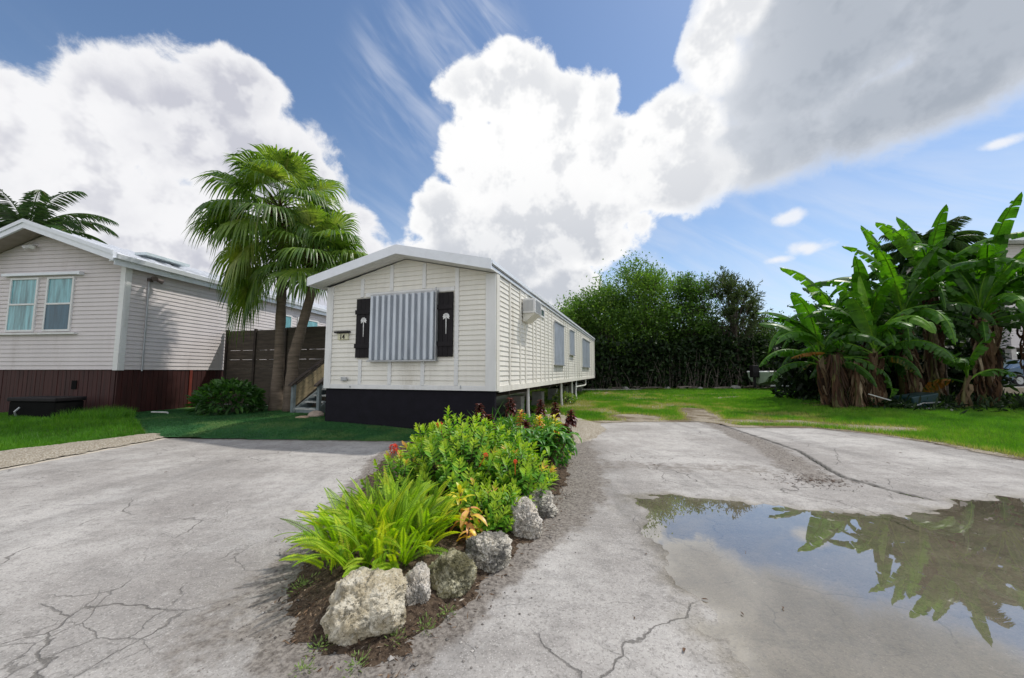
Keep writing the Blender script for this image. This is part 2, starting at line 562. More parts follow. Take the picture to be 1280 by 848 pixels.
# crack web
def web(scale, off, w, lo, hi):
    mp = m.N('ShaderNodeMapping'); mp.inputs['Location'].default_value = off
    nz = m.N('ShaderNodeTexNoise'); nz.inputs['Scale'].default_value = 2.6; nz.inputs['Detail'].default_value = 6
    m.link(m.tc.outputs['Object'], nz.inputs['Vector'])
    a = m.N('ShaderNodeVectorMath', operation='SCALE'); a.inputs[3].default_value = 0.34
    m.link(nz.outputs['Color'], a.inputs[0])
    b = m.N('ShaderNodeVectorMath', operation='ADD')
    m.link(m.tc.outputs['Object'], b.inputs[0]); m.link(a.outputs[0], b.inputs[1]); m.link(b.outputs[0], mp.inputs[0])
    d = m.voro(scale, 'DISTANCE_TO_EDGE', 1.0, mp.outputs[0])
    ln = m.rng(d, w * 0.25, w, 1.0, 0.0)
    msk = m.rng(m.noise(0.8, 4, 0.6, off=(off[0] * 3, 2, 0)), lo, hi)
    return m.mth('MULTIPLY', ln, msk)
cr = m.mth('MAXIMUM', web(0.62, (1.3, 0.2, 0), 0.0042, 0.46, 0.58), m.mth('MAXIMUM', m.mth('MULTIPLY', web(1.9, (4.3, 2.2, 0), 0.011, 0.53, 0.64), 0.75), m.mth('MULTIPLY', web(5.2, (2.3, 6.2, 0), 0.020, 0.56, 0.68), 0.55)))
col = m.mix(m.mth('MULTIPLY', cr, 0.66), col, (0.07, 0.064, 0.056))
dirt = m.attr('dirt')
dn = m.noise(9, 7, 0.7, off=(2, 0, 0))
dm_ = m.rng(m.mth('ADD', dirt, m.mth('MULTIPLY', m.mth('SUBTRACT', dn, 0.5), 1.7)), 0.22, 0.85)
dcol = m.mix(m.rng(m.noise(40, 5, 0.7), 0.35, 0.65), (0.085, 0.070, 0.058), (0.26, 0.232, 0.202))
col = m.mix(m.mth('MULTIPLY', dm_, 0.88), col, dcol)
gro = m.attr('groove')
col = m.mix(m.mth('MULTIPLY', gro, 0.9), col, (0.035, 0.032, 0.028))
sand = m.attr('sand')
sm_ = m.rng(m.mth('ADD', sand, m.mth('MULTIPLY', m.mth('SUBTRACT', dn, 0.5), 0.8)), 0.35, 0.6)
col = m.mix(sm_, col, m.mix(m.rng(agg2, 0.4, 0.65), (0.56, 0.51, 0.43), (0.36, 0.31, 0.25)))
wet = m.attr('wet')
wn = m.rng(m.mth('ADD', wet, m.mth('MULTIPLY', m.mth('SUBTRACT', n1, 0.5), 0.9)), 0.15, 1.0)
mul = m.N('ShaderNodeVectorMath', operation='MULTIPLY'); m.link(col, mul.inputs[0]); mul.inputs[1].default_value = (0.56, 0.52, 0.43)
col = m.mix(wn, col, mul.outputs[0])
hgt = m.mth('ADD', m.mth('MULTIPLY', agg2, 0.5), m.mth('ADD', m.mth('MULTIPLY', m.noise(24, 6, 0.7), 0.9), m.mth('MULTIPLY', cr, -1.6)))
m.bump(hgt, 0.6, 0.014)
M_PAVE = m.base(col, m.mix(wn, (0.92, 0.92, 0.92), (0.24, 0.24, 0.24)), 0, 0.35)


def a_dirt(x, y):
    n = fbm(x * 2.2, y * 2.2, 41)
    d = sdf(x, y, BED)
    right = sst(x, -0.9, 0.4)
    wdt = 0.05 + 0.24 * n + 0.30 * right * sst(y, 2.6, 4.5)
    a = 1 - sst(d, wdt * 0.4, wdt * 1.7)
    lf = (1 - sst(np.hypot((x + 1.45) / 0.55, (y - 2.4) / 1.1), 0.3, 1.0))
    fr = (1 - sst(np.hypot((x + 0.75) / 0.65, (y - 1.6) / 0.45), 0.3, 1.1))
    s_ = 1 - sst(dpath(x, y, STRIP) + 0.25 * (n - .5), 0.12, 0.42)
    e = (1 - sst(-sdf(x, y, PAVE), 0.03, 0.30)) * 0.75
    tr = 0.55 * (1 - sst(np.abs(y - 5.75 + 0.15 * x + 0.5 * (n - .5)), 0.05, 0.5)) * sst(x, 0.9, 1.4) * (1 - sst(x, 3.2, 4.2))
    return np.clip(np.maximum.reduce([a, lf * 0.6, fr * .8, s_ * 0.8 * sst(y, 4.3, 4.9), e, tr]), 0, 1)


def a_groove(x, y):
    wob = 0.05 * (fbm(x * 4, y * 4, 5) - .5)
    return (1 - sst(dpath(x + wob, y + wob, CRACK), 0.020, 0.055)) * sst(y, 3.9, 4.3)


def a_sand(x, y):
    s1 = 1 - sst(np.hypot((x - 1.35) / 0.55, (y - 8.6) / 1.5), 0.5, 1.1)
    s2 = (1 - sst(np.abs(y - 10.0), 0.1, 0.5)) * sst(x, 2.0, 2.6)
    s3 = 1 - sst(x, -7.0, -6.8)
    return np.clip(np.maximum.reduce([s1, s2 * .35, s3]), 0, 1)


def a_wet(x, y): return sst(WATER + 0.0085 - pave_z(x, y) + .006 * (fbm(x * 5, y * 5, 92) - .5), -0.001, 0.014)


xs = np.arange(-7.15, 9.5, 0.04)
ys = np.concatenate([np.arange(0.5, 5.0, 0.03), np.arange(5.0, 10.6, 0.06)])
pv = gridmesh('driveway', xs, ys, pave_z, lambda x, y: sdf(x, y, PAVE) + 0.22 * (fbm(x * 3.5, y * 3.5, 77) - .5) < 0, M_PAVE,
              {'dirt': a_dirt, 'groove': a_groove, 'sand': a_sand, 'wet': a_wet})
gridmesh('driveway', np.arange(-12, 13, 1.0), np.arange(-12, 0.6, 1.0), lambda x, y: 0.008 + 0 * x, lambda x, y: x > -99, M_PAVE)

# puddle: a still sheet of water lying in the hollow of the pavement
m = Mt('still_water')
m.t.nodes.remove(m.p)
fr = m.N('ShaderNodeFresnel'); fr.inputs['IOR'].default_value = 2.1
gl = m.N('ShaderNodeBsdfGlossy'); gl.inputs['Roughness'].default_value = 0.006
tr = m.N('ShaderNodeBsdfTransparent'); tr.inputs[0].default_value = (0.93, 0.90, 0.84, 1)
bm_ = m.N('ShaderNodeBump'); bm_.inputs['Strength'].default_value = 0.04; bm_.inputs['Distance'].default_value = 0.01
m.link(m.noise(3.0, 3, 0.5), bm_.inputs['Height'])
for q in (gl, fr): m.link(bm_.outputs[0], q.inputs['Normal'])
mx = m.N('ShaderNodeMixShader')
gb = m.N('ShaderNodeNewGeometry')
m.link(m.mth('MULTIPLY', m.mth('MULTIPLY', fr.outputs[0], m.mth('SUBTRACT', 1.0, gb.outputs['Backfacing'])), 1.75), mx.inputs[0]); m.link(tr.outputs[0], mx.inputs[1]); m.link(gl.outputs[0], mx.inputs[2])
m.link(mx.outputs[0], m.out.inputs[0])
gridmesh('water', np.arange(0.3, 9.3, 0.1), np.arange(0.5, 5.0, 0.1), lambda x, y: WATER + 0 * x,
         lambda x, y: sdf(x, y, PUDDLE) < 0.22, m.m)

# gravel kerb strip on the left, between driveway and lawn
m = Mt('pale_gravel')
v = m.voro(38, 'F1'); v2 = m.voro(110, 'F1')
col = m.mix(m.rng(v, 0.1, 0.6), (0.60, 0.56, 0.48), (0.30, 0.26, 0.20))
col = m.mix(m.rng(m.noise(60, 5, 0.7), 0.5, 0.7, 0, 0.7), col, (0.16, 0.13, 0.10))
col = m.mix(m.rng(m.noise(5, 6, 0.7), 0.6, 0.72, 0, 0.6), col, (0.09, 0.075, 0.05))
m.bump(m.mth('ADD', v, m.mth('MULTIPLY', v2, 0.5)), 0.8, 0.02)
M_GRAV = m.base(col, 0.95, 0, 0.2)
GRAVEL = [(-7.0, 3.0), (-6.98, 5.3), (-7.0, 7.85), (-7.5, 7.95), (-7.75, 7.2), (-8.2, 6.4), (-8.35, 5.0), (-8.6, 3.0)]
gridmesh('gravel_edge', np.arange(-8.8, -6.8, 0.04), np.arange(3.0, 8.1, 0.05),
         lambda x, y: 0.022 + 0.045 * sst(-7.0 - x + .1 * fbm(x * 5, y * 5, 3), 0.0, 0.5) + 0.015 * fbm(x * 9, y * 9, 8),
         lambda x, y: sdf(x, y, GRAVEL) + 0.16 * (fbm(x * 5, y * 5, 12) - .5) < 0, M_GRAV)
SANDP = [(0.95, 7.2), (1.25, 7.1), (1.75, 7.8), (2.15, 8.8), (2.3, 9.9), (2.0, 10.8), (1.3, 12.2), (0.75, 11.5), (0.7, 9.4)]
gridmesh('sand_patch', np.arange(0.5, 2.6, 0.05), np.arange(6.9, 12.4, 0.05),
         lambda x, y: 0.014 + 0.07 * sst(-sdf(x, y, SANDP), 0, 0.4) * (0.5 + fbm(x * 3, y * 3, 15)),
         lambda x, y: sdf(x, y, SANDP) + 0.2 * (fbm(x * 4, y * 4, 14) - .5) < 0, M_GRAV)

# artificial turf in front of the homes
m = Mt('artificial_turf')
col = m.mix(m.rng(m.noise(1.6, 6), 0.3, 0.7), (0.014, 0.078, 0.022), (0.040, 0.150, 0.038))
col = m.mix(m.rng(m.noise(220, 3, 0.7), 0.45, 0.7, 0, 0.6), col, (0.008, 0.05, 0.014))
col = m.mix(m.rng(m.noise(0.9, 6, 0.65, off=(5, 5, 0)), 0.48, 0.62, 0, 0.6), col, (0.13, 0.19, 0.05))
m.bump(m.noise(160, 4, 0.7), 0.8, 0.015)
M_TURF = m.base(col, 0.85, 0, 0.25)
TURF = [(-7.3, 7.75), (-7.05, 7.72), (-4.5, 7.5), (-2.1, 7.35), (-1.8, 7.3), (-1.7, 8.4), (-4.3, 9.3), (-3.0, 14.2), (-10.9, 14.2), (-10.9, 10.35), (-10.0, 9.75)]
gridmesh('turf', np.arange(-11.0, -1.6, 0.08), np.arange(7.2, 14.3, 0.08), h_left,
         lambda x, y: sdf(x, y, TURF) + 0.05 * (fbm(x * 5, y * 5, 12) - .5) < 0, M_TURF)

# lawns
m = Mt('lawn_soil')
col = m.mix(m.rng(m.noise(1.2, 6), 0.35, 0.65), (0.045, 0.085, 0.012), (0.12, 0.12, 0.035))
ba = m.attr('bare')
bn = m.rng(m.mth('ADD', ba, m.mth('MULTIPLY', m.mth('SUBTRACT', m.noise(6, 7, 0.7), 0.5), 0.9)), 0.38, 0.60)
bc = m.mix(m.rng(m.noise(45, 5, 0.7), 0.38, 0.62), (0.40, 0.355, 0.28), (0.17, 0.14, 0.10))
bc = m.mix(m.rng(m.noise(0.9, 6, 0.7, off=(6, 6, 0)), 0.42, 0.58), bc, (0.13, 0.10, 0.06))
col = m.mix(bn, col, bc)
m.bump(m.noise(40, 5, 0.7), 0.7, 0.02)
M_LAWN = m.base(col, 0.95, 0, 0.2)


def bare(x, y):
    n = fbm(x * 1.3, y * 1.3, 55)
    e = 1 - sst(dpath(x, y, PAVE, True) + 0.5 * (n - .5), 0.05, 0.45)
    a = (1 - sst(np.hypot((x - 3.6) / 1.1, (y - 11.0) / 1.2), 0.4, 1.0))
    b = 1 - sst(dpath(x, y, [(5.3, 10.5), (6.3, 13.3)]) + 0.3 * (n - .5), 0.25, 0.7)
    b2 = 1 - sst(dpath(x, y, [(5.8, 10.2), (7.6, 10.0), (8.6, 8.6)]) + 0.3 * (n - .5), 0.2, 0.7)
    c = sum((1 - sst(np.hypot((x - px) / rx, (y - py) / ry), 0.4, 1.0)) for px, py, rx, ry in
            ((11.5, 21.0, 1.6, 0.7), (10.0, 17.5, 0.9, 0.5), (13.3, 20.6, 1.1, .5), (9.2, 20.5, 0.9, .4)))
    d = 1 - sst(np.abs(y - 26.8 - .05 * x), 0.1, 0.7)
    f = (1 - sst(np.hypot((x - 2.6) / .9, (y - 15.0) / 2.2), .4, 1)) * .6
    gz = 0.62 * sst(n, 0.42, 0.62) * sst(y, 9, 11) * (1 - sst(x, 7.5, 10))
    return np.clip(np.maximum.reduce([e * .9, a, b, b2 * .8, c, d, f, gz]), 0, 1)


RL = [(1.0, 9.9), (1.9, 9.6), (2.1, 9.9), (3.2, 10.2), (5.1, 10.2), (5.5, 9.1), (7.1, 9.1), (7.75, 8.2), (7.9, 7.2), (7.7, 5.9), (8.3, 4.2), (9.5, 3.0),
      (14, 2), (45, 2), (45, 30), (4, 30), (-1, 29)]
xs = np.concatenate([np.arange(-1.5, 14, 0.1), np.arange(14, 46, 0.5)])
ys = np.concatenate([np.arange(2.0, 15, 0.1), np.arange(15, 31, 0.3)])
gridmesh('lawn', xs, ys, h_right, lambda x, y: (sdf(x, y, RL) + 0.15 * (fbm(x * 4, y * 4, 66) - .5) < 0.05), M_LAWN, {'bare': bare})
LLW = [(-7.55, 7.85), (-7.8, 7.2), (-8.3, 6.3), (-8.5, 5.0), (-8.7, 3.0), (-16, 3.0), (-16, 10.2), (-10.9, 10.35), (-9.9, 9.8)]
gridmesh('lawn', np.arange(-16, -7.2, 0.1), np.arange(3.0, 10.5, 0.1), h_left,
         lambda x, y: sdf(x, y, LLW) < 0.08, M_LAWN, {'bare': lambda x, y: 0.25 * (1 - sst(-sdf(x, y, LLW), 0.0, 0.3))})

# grass blades
M_GRASS = leafmat('grass_blade', [(0.0, (0.035, 0.12, 0.008)), (0.45, (0.085, 0.24, 0.012)), (0.8, (0.17, 0.33, 0.02)), (1.0, (0.33, 0.33, 0.10))], 0.5, 0.35)


def blades(P, z, h, wd, tint):
    n = len(P)
    a = rng.uniform(0, 2 * PI, n); lean = rng.uniform(0.1, 0.75, n) * h; b = rng.uniform(0, 2 * PI, n)
    V = np.zeros((n, 3, 3))
    V[:, 0] = np.c_[P[:, 0] + np.cos(a) * wd, P[:, 1] + np.sin(a) * wd, z - .005]
    V[:, 1] = np.c_[P[:, 0] - np.cos(a) * wd, P[:, 1] - np.sin(a) * wd, z - .005]
    V[:, 2] = np.c_[P[:, 0] + np.cos(b) * lean, P[:, 1] + np.sin(b) * lean, z + h]
    return V.reshape(-1, 3), np.arange(3 * n).reshape(n, 3), np.repeat(tint, 3)


def scatter(n, x0, x1, y0, y1, cond):
    P = np.c_[rng.uniform(x0, x1, n), rng.uniform(y0, y1, n)]
    return P[cond(P[:, 0], P[:, 1])]


def grow(mb, n, box, cond, hf, h0, h1, w, tb=0.45, tv=0.25):
    P = scatter(n, *box, cond)
    bb = bare(P[:, 0], P[:, 1]) if P[:, 0].mean() > 0 else 0
    t = tb + tv * 2.6 * (fbm(P[:, 0] * .8, P[:, 1] * .8, 88) - .5) + tv * 1.6 * (fbm(P[:, 0] * 4, P[:, 1] * 4, 89) - .5) + 1.1 * bb + rng.normal(0, 0.12, len(P))
    h = rng.uniform(h0, h1, len(P)) * (0.65 + 0.8 * fbm(P[:, 0] * 2, P[:, 1] * 2, 19))
    mb.add(*blades(P, hf(P[:, 0], P[:, 1]), h, w, np.clip(t, 0, 1)))


def okr(x, y): return (sdf(x, y, RL) + .12 * fbm(x * 6, y * 6, 7) < 0.05) & (bare(x, y) + 0.9 * (rng.random(len(x)) - .5) < 0.40) & (x < y * 1.42 + 1.0)
g = MB()
grow(g, 260000, (1, 14, 5, 11), okr, h_right, 0.045, 0.10, 0.004, 0.52)
grow(g, 200000, (0, 22, 11, 17), okr, h_right, 0.05, 0.10, 0.007, 0.52)
grow(g, 120000, (1, 34, 17, 28), okr, h_right, 0.05, 0.12, 0.014, 0.50)
tag(g.build('grass', M_GRASS), 'short bright green grass growing over the open lot on the right', 'grass', kind='stuff')
g = MB()
grow(g, 110000, (-14, -7.3, 5, 10.3), lambda x, y: (sdf(x, y, LLW) < 0.03) & (x > -y * 1.45 - 0.6), h_left, 0.04, 0.095, 0.005, 0.36, 0.2)
grow(g, 2500, (-11, -9.4, 9.0, 10.2), lambda x, y: sdf(x, y, LLW) < 0.1, h_left, 0.15, 0.28, 0.006, 0.36, 0.15)
tag(g.build('grass', M_GRASS), 'deep green uncut grass in front of the neighbouring home on the left', 'grass', kind='stuff')
M_PILE = leafmat('turf_fibre', [(0, (0.010, 0.055, 0.014)), (.5, (0.030, 0.125, 0.030)), (1, (0.10, 0.19, 0.05))], 0.55, 0.2)
g = MB()
grow(g, 150000, (-11, -1.7, 7.3, 13.5), lambda x, y: (sdf(x, y, TURF) < -0.01) & (y < 11.5), h_left, 0.010, 0.030, 0.005, 0.42, 0.35)
tag(g.build('turf_pile', M_PILE), 'short fibres of the artificial turf between the two homes', 'turf', kind='stuff')
# worn path strip at the neighbour's wall
pa = MB(); pa.box(-1.0, 3.2, -0.62, -0.12, 0, 0.035)

# ------------------------------------------------------------------ buildings
M_SIDE = plain('cream_vinyl_siding', (0.76, 0.735, 0.665), 0.55, var=0.05, scale=1.4, dirt=((0.34, 0.30, 0.22), 0.55), stretch=(2.2, 2.2, 0.3))
M_TRIM = plain('painted_white_trim', (0.74, 0.74, 0.73), 0.5, var=0.05, scale=2.0, dirt=((0.36, 0.32, 0.26), 0.5), stretch=(2, 2, .4))
M_FASC = plain('white_roof_metal', (0.78, 0.81, 0.86), 0.35, var=0.04, dirt=((0.5, 0.5, 0.5), 0.2))
M_ROOF = plain('white_standing_seam', (0.74, 0.76, 0.80), 0.38, metal=0.15, var=0.06, dirt=((0.42, 0.42, 0.42), 0.35))
M_SKIRT = plain('black_painted_block', (0.008, 0.007, 0.012), 0.75, spec=.2, var=0.2, bump=0.3, bscale=30)
M_BLACK = plain('black_wood_paint', (0.010, 0.008, 0.010), 0.65, var=0.3, spec=.25)
M_DARK = plain('dark_void', (0.006, 0.006, 0.006), 0.9, spec=.1)
M_STORM = plain('galvanised_storm_panel', (0.52, 0.56, 0.61), 0.42, metal=0.35, var=0.10, scale=3.0, dirt=((0.38, 0.38, 0.40), 0.35), stretch=(3, 1, 0.5))
M_STORM2 = plain('grey_storm_panel', (0.42, 0.46, 0.52), 0.5, metal=0.2, var=0.10, scale=3.0)
M_GREYM = plain('grey_metal', (0.42, 0.43, 0.44), 0.45, metal=0.4, var=0.1)
M_CREAM = plain('cream_plaque', (0.62, 0.60, 0.42), 0.5, var=0.05)
M_GLASSD = plain('dim_glass', (0.10, 0.14, 0.15), 0.06, var=0.3, spec=0.8)
M_PIPE = plain('white_plastic_pipe', (0.62, 0.62, 0.58), 0.5, var=0.1)
M_BLOCK = plain('grey_concrete_block', (0.30, 0.29, 0.27), 0.9, var=0.2, bump=0.4)
M_NSID = plain('lilac_white_siding', (0.65, 0.60, 0.595), 0.55, var=0.04, scale=1.2, dirt=((0.34, 0.29, 0.26), 0.5), stretch=(1.6, 1.6, 0.3))
M_NSKIRT = plain('dark_red_brown_boards', (0.042, 0.009, 0.007), 0.7, var=0.35, scale=3, stretch=(4, 4, 0.3), dirt=((0.02, 0.008, 0.008), 0.6))
M_FENCE = plain('weathered_brown_boards', (0.085, 0.066, 0.050), 0.8, var=0.3, scale=3, stretch=(0.5, 1, 4), dirt=((0.13, 0.115, 0.09), 0.5))
M_FPOST = plain('dark_brown_post', (0.045, 0.033, 0.026), 0.8, var=0.3)
M_TAN = plain('tan_rail_boards', (0.27, 0.215, 0.125), 0.75, var=0.18, scale=3, stretch=(1, 1, 4))
M_STEP = plain('grey_painted_step', (0.17, 0.20, 0.21), 0.7, var=0.2)
M_NOSE = plain('worn_pale_edge', (0.42, 0.42, 0.40), 0.7, var=0.2)
M_CONC = plain('pale_concrete', (0.50, 0.48, 0.45), 0.9, var=0.15, bump=0.3)

HOME = (-0.34, 7.6, 0.0); HRZ = -R(18.4)
W, LEN, ZB, ZE, ZR = 4.3, 18.4, 0.955, 3.36, 3.86     # wall base, eave, gable peak under the roof
home = thing('mobile_home', 'cream single-wide mobile home with a corrugated storm panel over its front window and number 14', 'mobile home', HOME, HRZ)


def lap_front(mb, x0, x1, z0, z1, pitch, lip, y, top=None):
    """lap siding courses on a wall facing -y; top(x)->max z of the wall for gables"""
    z = z0
    while z < z1 - 0.01:
        za, zb = z, min(z + pitch, z1)
        def ext(zz):
            if top is None: return x0, x1
            xs_ = [x0 + (x1 - x0) * i / 240 for i in range(241)]
            ok = [q for q in xs_ if top(q) >= zz - 1e-6]
            return (ok[0], ok[-1]) if ok else (None, None)
        a0, a1 = ext(za); b0, b1 = ext(zb)
        if a0 is None: break
        if b0 is None: b0 = b1 = (a0 + a1) / 2
        mb.add([(a0, y - lip, za), (a1, y - lip, za), (b1, y - 0.002, zb), (b0, y - 0.002, zb), (a0, y, za), (a1, y, za)],
               [(0, 1, 2, 3), (4, 5, 1, 0)])
        z = zb


def lap_side(mb, y0, y1, z0, z1, pitch, lip, x, sgn=1):
    z = z0
    while z < z1 - 0.01:
        zb = min(z + pitch, z1)
        v = [(x + sgn * lip, y0, z), (x + sgn * lip, y1, z), (x + sgn * .002, y1, zb), (x + sgn * .002, y0, zb), (x, y0, z), (x, y1, z)]
        f = [(0, 1, 2, 3), (4, 5, 1, 0)]
        if sgn < 0: f = [q[::-1] for q in f]
        mb.add(v, f)
        z = zb


XY = lambda p, t: (p[0], t, p[1])
xc = -W / 2
gtop = lambda x: ZE + (ZR - ZE) * (1 - abs(x - xc) / (W / 2))
w = MB()
w.prism([(-W, ZB), (0, ZB), (0, ZE), (xc, ZR), (-W, ZE)], XY, 0.0, LEN)
lap_front(w, -W, 0, ZB + 0.1, ZR, 0.105, 0.021, 0.0, gtop)
lap_side(w, 0.0, LEN, ZB + 0.1, ZE, 0.105, 0.018, 0.0)
lap_side(w, 0.0, LEN, ZB + 0.1, ZE, 0.21, 0.018, -W, -1)
wall = w.build('wall', M_SIDE, home)
# trims on the front: corners, base rail, battens
tr_ = MB()
tr_.box(-W - .02, -W + .17, -.035, 0.0, ZB, ZE)
tr_.box(-.20, .02, -.035, -0.0, ZB, ZE)
tr_.box(-W + .17, -.20, -.028, -.0, ZB, ZB + .10)
for x, a, b in ((-3.30, ZB + .1, 1.62), (-2.50, ZB + .1, 1.60), (-1.66, ZB + .1, 1.60), (-.86, ZB + .1, 3.60),
                (-3.30, 3.06, 3.50), (-2.50, 3.16, 3.76), (-1.66, 3.16, 3.72)):
    tr_.box(x - .045, x + .045, -.034, 0.0, a, min(b, gtop(x) - .01))
tr_.box(-3.2, -.92, -.031, 0.0, 3.06, 3.15)
tr_.build('corner_trim', M_TRIM, home, bevel=0.004)
ts = MB()
ts.box(0.0, .036, 0.0, .17, ZB, ZE)
ts.box(0.0, .030, .17, LEN, ZB - .03, ZB + .10)
for y in (0.86, 1.66, 2.12, 2.85, 3.2, 3.72, 4.25, 4.75, 5.3, 7.5, 7.9, 8.4, 10.1, 10.8, 11.5, 12.2, 15.8, 16.6):
    ts.box(0.0, .034, y - .035, y + .035, ZB + .1, ZE - .02)
ts.box(0.0, .036, LEN - .2, LEN, ZB, ZE)
ts.build('side_batten', M_SIDE, home)
# roof
RT = [(-W - .24, 3.54), (xc, 4.06), (.035, 3.545)]
rf = MB()
top = [(-W - .24, 3.54), (xc, 4.07), (.04, 3.545), (.04, 3.46), (xc, 3.98), (-W - .24, 3.455)]
rf.prism(top, XY, -.36, LEN + .1)
for i in range(1, 22):
    y = -0.2 + i * .85
    rf.prism([(-W - .23, 3.545), (xc, 4.075), (.03, 3.55), (.03, 3.575), (xc, 4.10), (-W - .23, 3.57)], XY, y, y + .03)
roof = rf.build('roof', M_ROOF, home)
fa = MB()
fa.prism([(-W - .25, 3.55), (xc, 4.08), (xc, 3.88), (-W - .25, 3.345)], XY, -.40, -.362)
fa.prism([(xc, 4.08), (.06, 3.555), (.06, 3.345), (xc, 3.88)], XY, -.40, -.362)
fa.box(-W - .275, -W - .245, -.40, LEN + .1, 3.345, 3.535)
fa.build('fascia', M_FASC, home)
fs = MB(); fs.box(.04, .075, -.36, LEN + .1, 3.47, 3.545); fs.box(0.0, .045, -.36, LEN + .1, 3.375, 3.43)
fs.build('eave_fascia', M_FASC, home)
so = MB()
for k in range(3):          # soffit boards following the slope
    ya, yb = -.36 + k * .12, -.36 + k * .12 + .112
    so.prism([(-W - .24, 3.36), (xc, 3.875), (.05, 3.36), (.05, 3.378), (xc, 3.893), (-W - .24, 3.378)], XY, ya, yb)
so.box(-W - .24, -W - .003, 0.0, LEN, 3.36, 3.378)
so.build('soffit', M_TRIM, home)
rv = MB(); rv.box(xc - .10, xc + .02, -.1, .15, 4.08, 4.13); rv.tube([(xc - .14, -.05, 4.12), (xc - .20, -.05, 4.19)], .02, 6); rv.build('ridge_cap', M_GREYM, home)
for y in (4.4, 5.4, 7.2):
    t = MB(); t.tube([(-.9, y, 3.7), (-.9, y, 3.98)], .04, 8); t.tube([(-.9, y, 3.98), (-.9, y, 4.02)], .07, 8); t.build('vent_pipe', M_GREYM, home)
# skirting and what carries the home
sk = MB(); sk.box(-W + .01, -.02, .03, .13, -.02, ZB); sk.box(-W + .03, -W + .10, .13, 7.5, -.02, ZB)
for j, z in enumerate(np.arange(0.14, ZB, 0.195)):
    sk.box(-W + .008, -.018, .026, .032, z, z + .189)
sk.build('skirting', M_SKIRT, home)
fr_ = MB(); fr_.box(-W + .9, -W + 1.0, .3, LEN - .2, ZB - .28, ZB - .02); fr_.box(-1.0, -.9, .3, LEN - .2, ZB - .28, ZB - .02)
for y in np.arange(1.0, LEN, 1.4): fr_.box(-W + .2, -.05, y, y + .08, ZB - .13, ZB - .03)
fr_.build('steel_frame', M_FPOST, home)
for y in (1.5, 4.2, 6.9, 9.6, 12.3, 15.0, 17.6):
    b = MB()
    for q, z in enumerate((0.0, .2, .4)): b.box(-1.15 + .01 * q, -.75, y, y + .4, z - .02, z + .175)
    b.build('block_pier', M_BLOCK, home)
for y, x in ((2.8, -.12), (7.4, -.1), (10.2, -.15)):
    b = MB(); b.tube([(x, y, ZB - .03), (x, y, .35), (x + .02, y + .04, .0)], .045, 8); b.build('drain_pipe', M_PIPE, home)
b = MB(); b.tube([(-.1, 11.2, ZB - .02), (-.1, 11.0, .3), (-.05, 10.9, .05)], .04, 8); b.build('drain_pipe', M_PIPE, home)
b = MB(); b.tube([(-.1, 11.0, .62), (-.1, 14.2, .58), (-.1, 14.6, .62), (-.1, 14.7, ZB - .02)], .04, 8); b.build('drain_pipe', M_PIPE, home)

# storm panel and shutters over the front window
sp = MB()
n = 11 * 20
X0, X1, z0, z1 = -3.02, -1.32, 1.60, 3.05
us = np.linspace(X0, X1, n + 1)
ph = ((us - X0) / (X1 - X0) * 11.0 + .5) % 1.0
d = 0.075 * np.clip((np.abs(ph - .5) * 2 - .36) / .2, 0, 1)
V = [(x, -.06 - q, z0) for x, q in zip(us, d)] + [(x, -.06 - q, z1) for x, q in zip(us, d)]
F = np.array([(i, i + 1, n + 2 + i, n + 1 + i) for i in range(n)])
sp.add(V, F)
V2 = [(x, y + .004, z) for x, y, z in V]
sp.add(V2, F[:, ::-1])
panel = sp.build('storm_panel', M_STORM, home)
rl = MB(); rl.box(X0 - .02, X1 + .03, -.055, -.032, z1 - .02, z1 + .05); rl.box(X0 - .02, X1 + .03, -.125, -.032, z0 - .035, z0 - .005); rl.box(X1 + .002, X1 + .02, -.12, -.032, z0, z1 + .02)
rl.tube([(X1 + .01, -.12, z1 + .03), (X1 + .01, -.12, z1 + .10)], .016, 6)
rl.build('panel_rail', M_GREYM, panel)
wi = MB(); wi.box(X0 + .05, X1 - .05, -.03, 0.0, z0 + .05, z1 - .03); wi.build('window', M_GLASSD, home)
PALM = [(.003, 0), (.015, 0), (.017, .30), (.012, .36), (-.006, .36), (-.003, .30)]
def shutter(x0, x1, z0, z1, lab):
    b = MB(); nb = 3
    for k in range(nb):
        a = x0 + (x1 - x0) * k / nb; c_ = x0 + (x1 - x0) * (k + 1) / nb
        b.box(a + .003, c_ - .003, -.058, -.036, z0, z1)
    b.box(x0, x1, -.036, -.03, z0, z1)
    o = b.build('shutter', M_BLACK, home)
    for z in (z0 + .22, z1 - .36):
        c = MB(); c.box(x0 - .02, x1 - .005, -.078, -.058, z, z + .10); c.build('cross_board', M_BLACK, o)
    cx_, cz_ = (x0 + x1) / 2 + .02, z0 + .48
    p = MB()
    p.prism([(cx_ - .009 + u, cz_ + v) for u, v in PALM], XY, -.062, -.0585)
    for a in (5, 40, 75, 110, 145, 178, 215, 330):
        A = R(a); L = .088; dx, dz = math.cos(A), math.sin(A)
        hx, hz_ = cx_, cz_ + .38
        p.prism([(hx - dz * .012, hz_ + dx * .012), (hx + dz * .012, hz_ - dx * .012), (hx + dx * L * .6 + dz * .028, hz_ + dz * L * .6 - dx * .028),
                 (hx + dx * L, hz_ + dz * L - .022), (hx + dx * L * .6 - dz * .022, hz_ + dz * L * .6 + dx * .022)], XY, -.0632 - .0004 * (a % 7), -.0585)
    p.build('palm_motif', M_TRIM, o)
shutter(-3.42, -3.035, 1.66, 3.02, 0)
shutter(-1.285, -.935, 1.66, 3.03, 0)

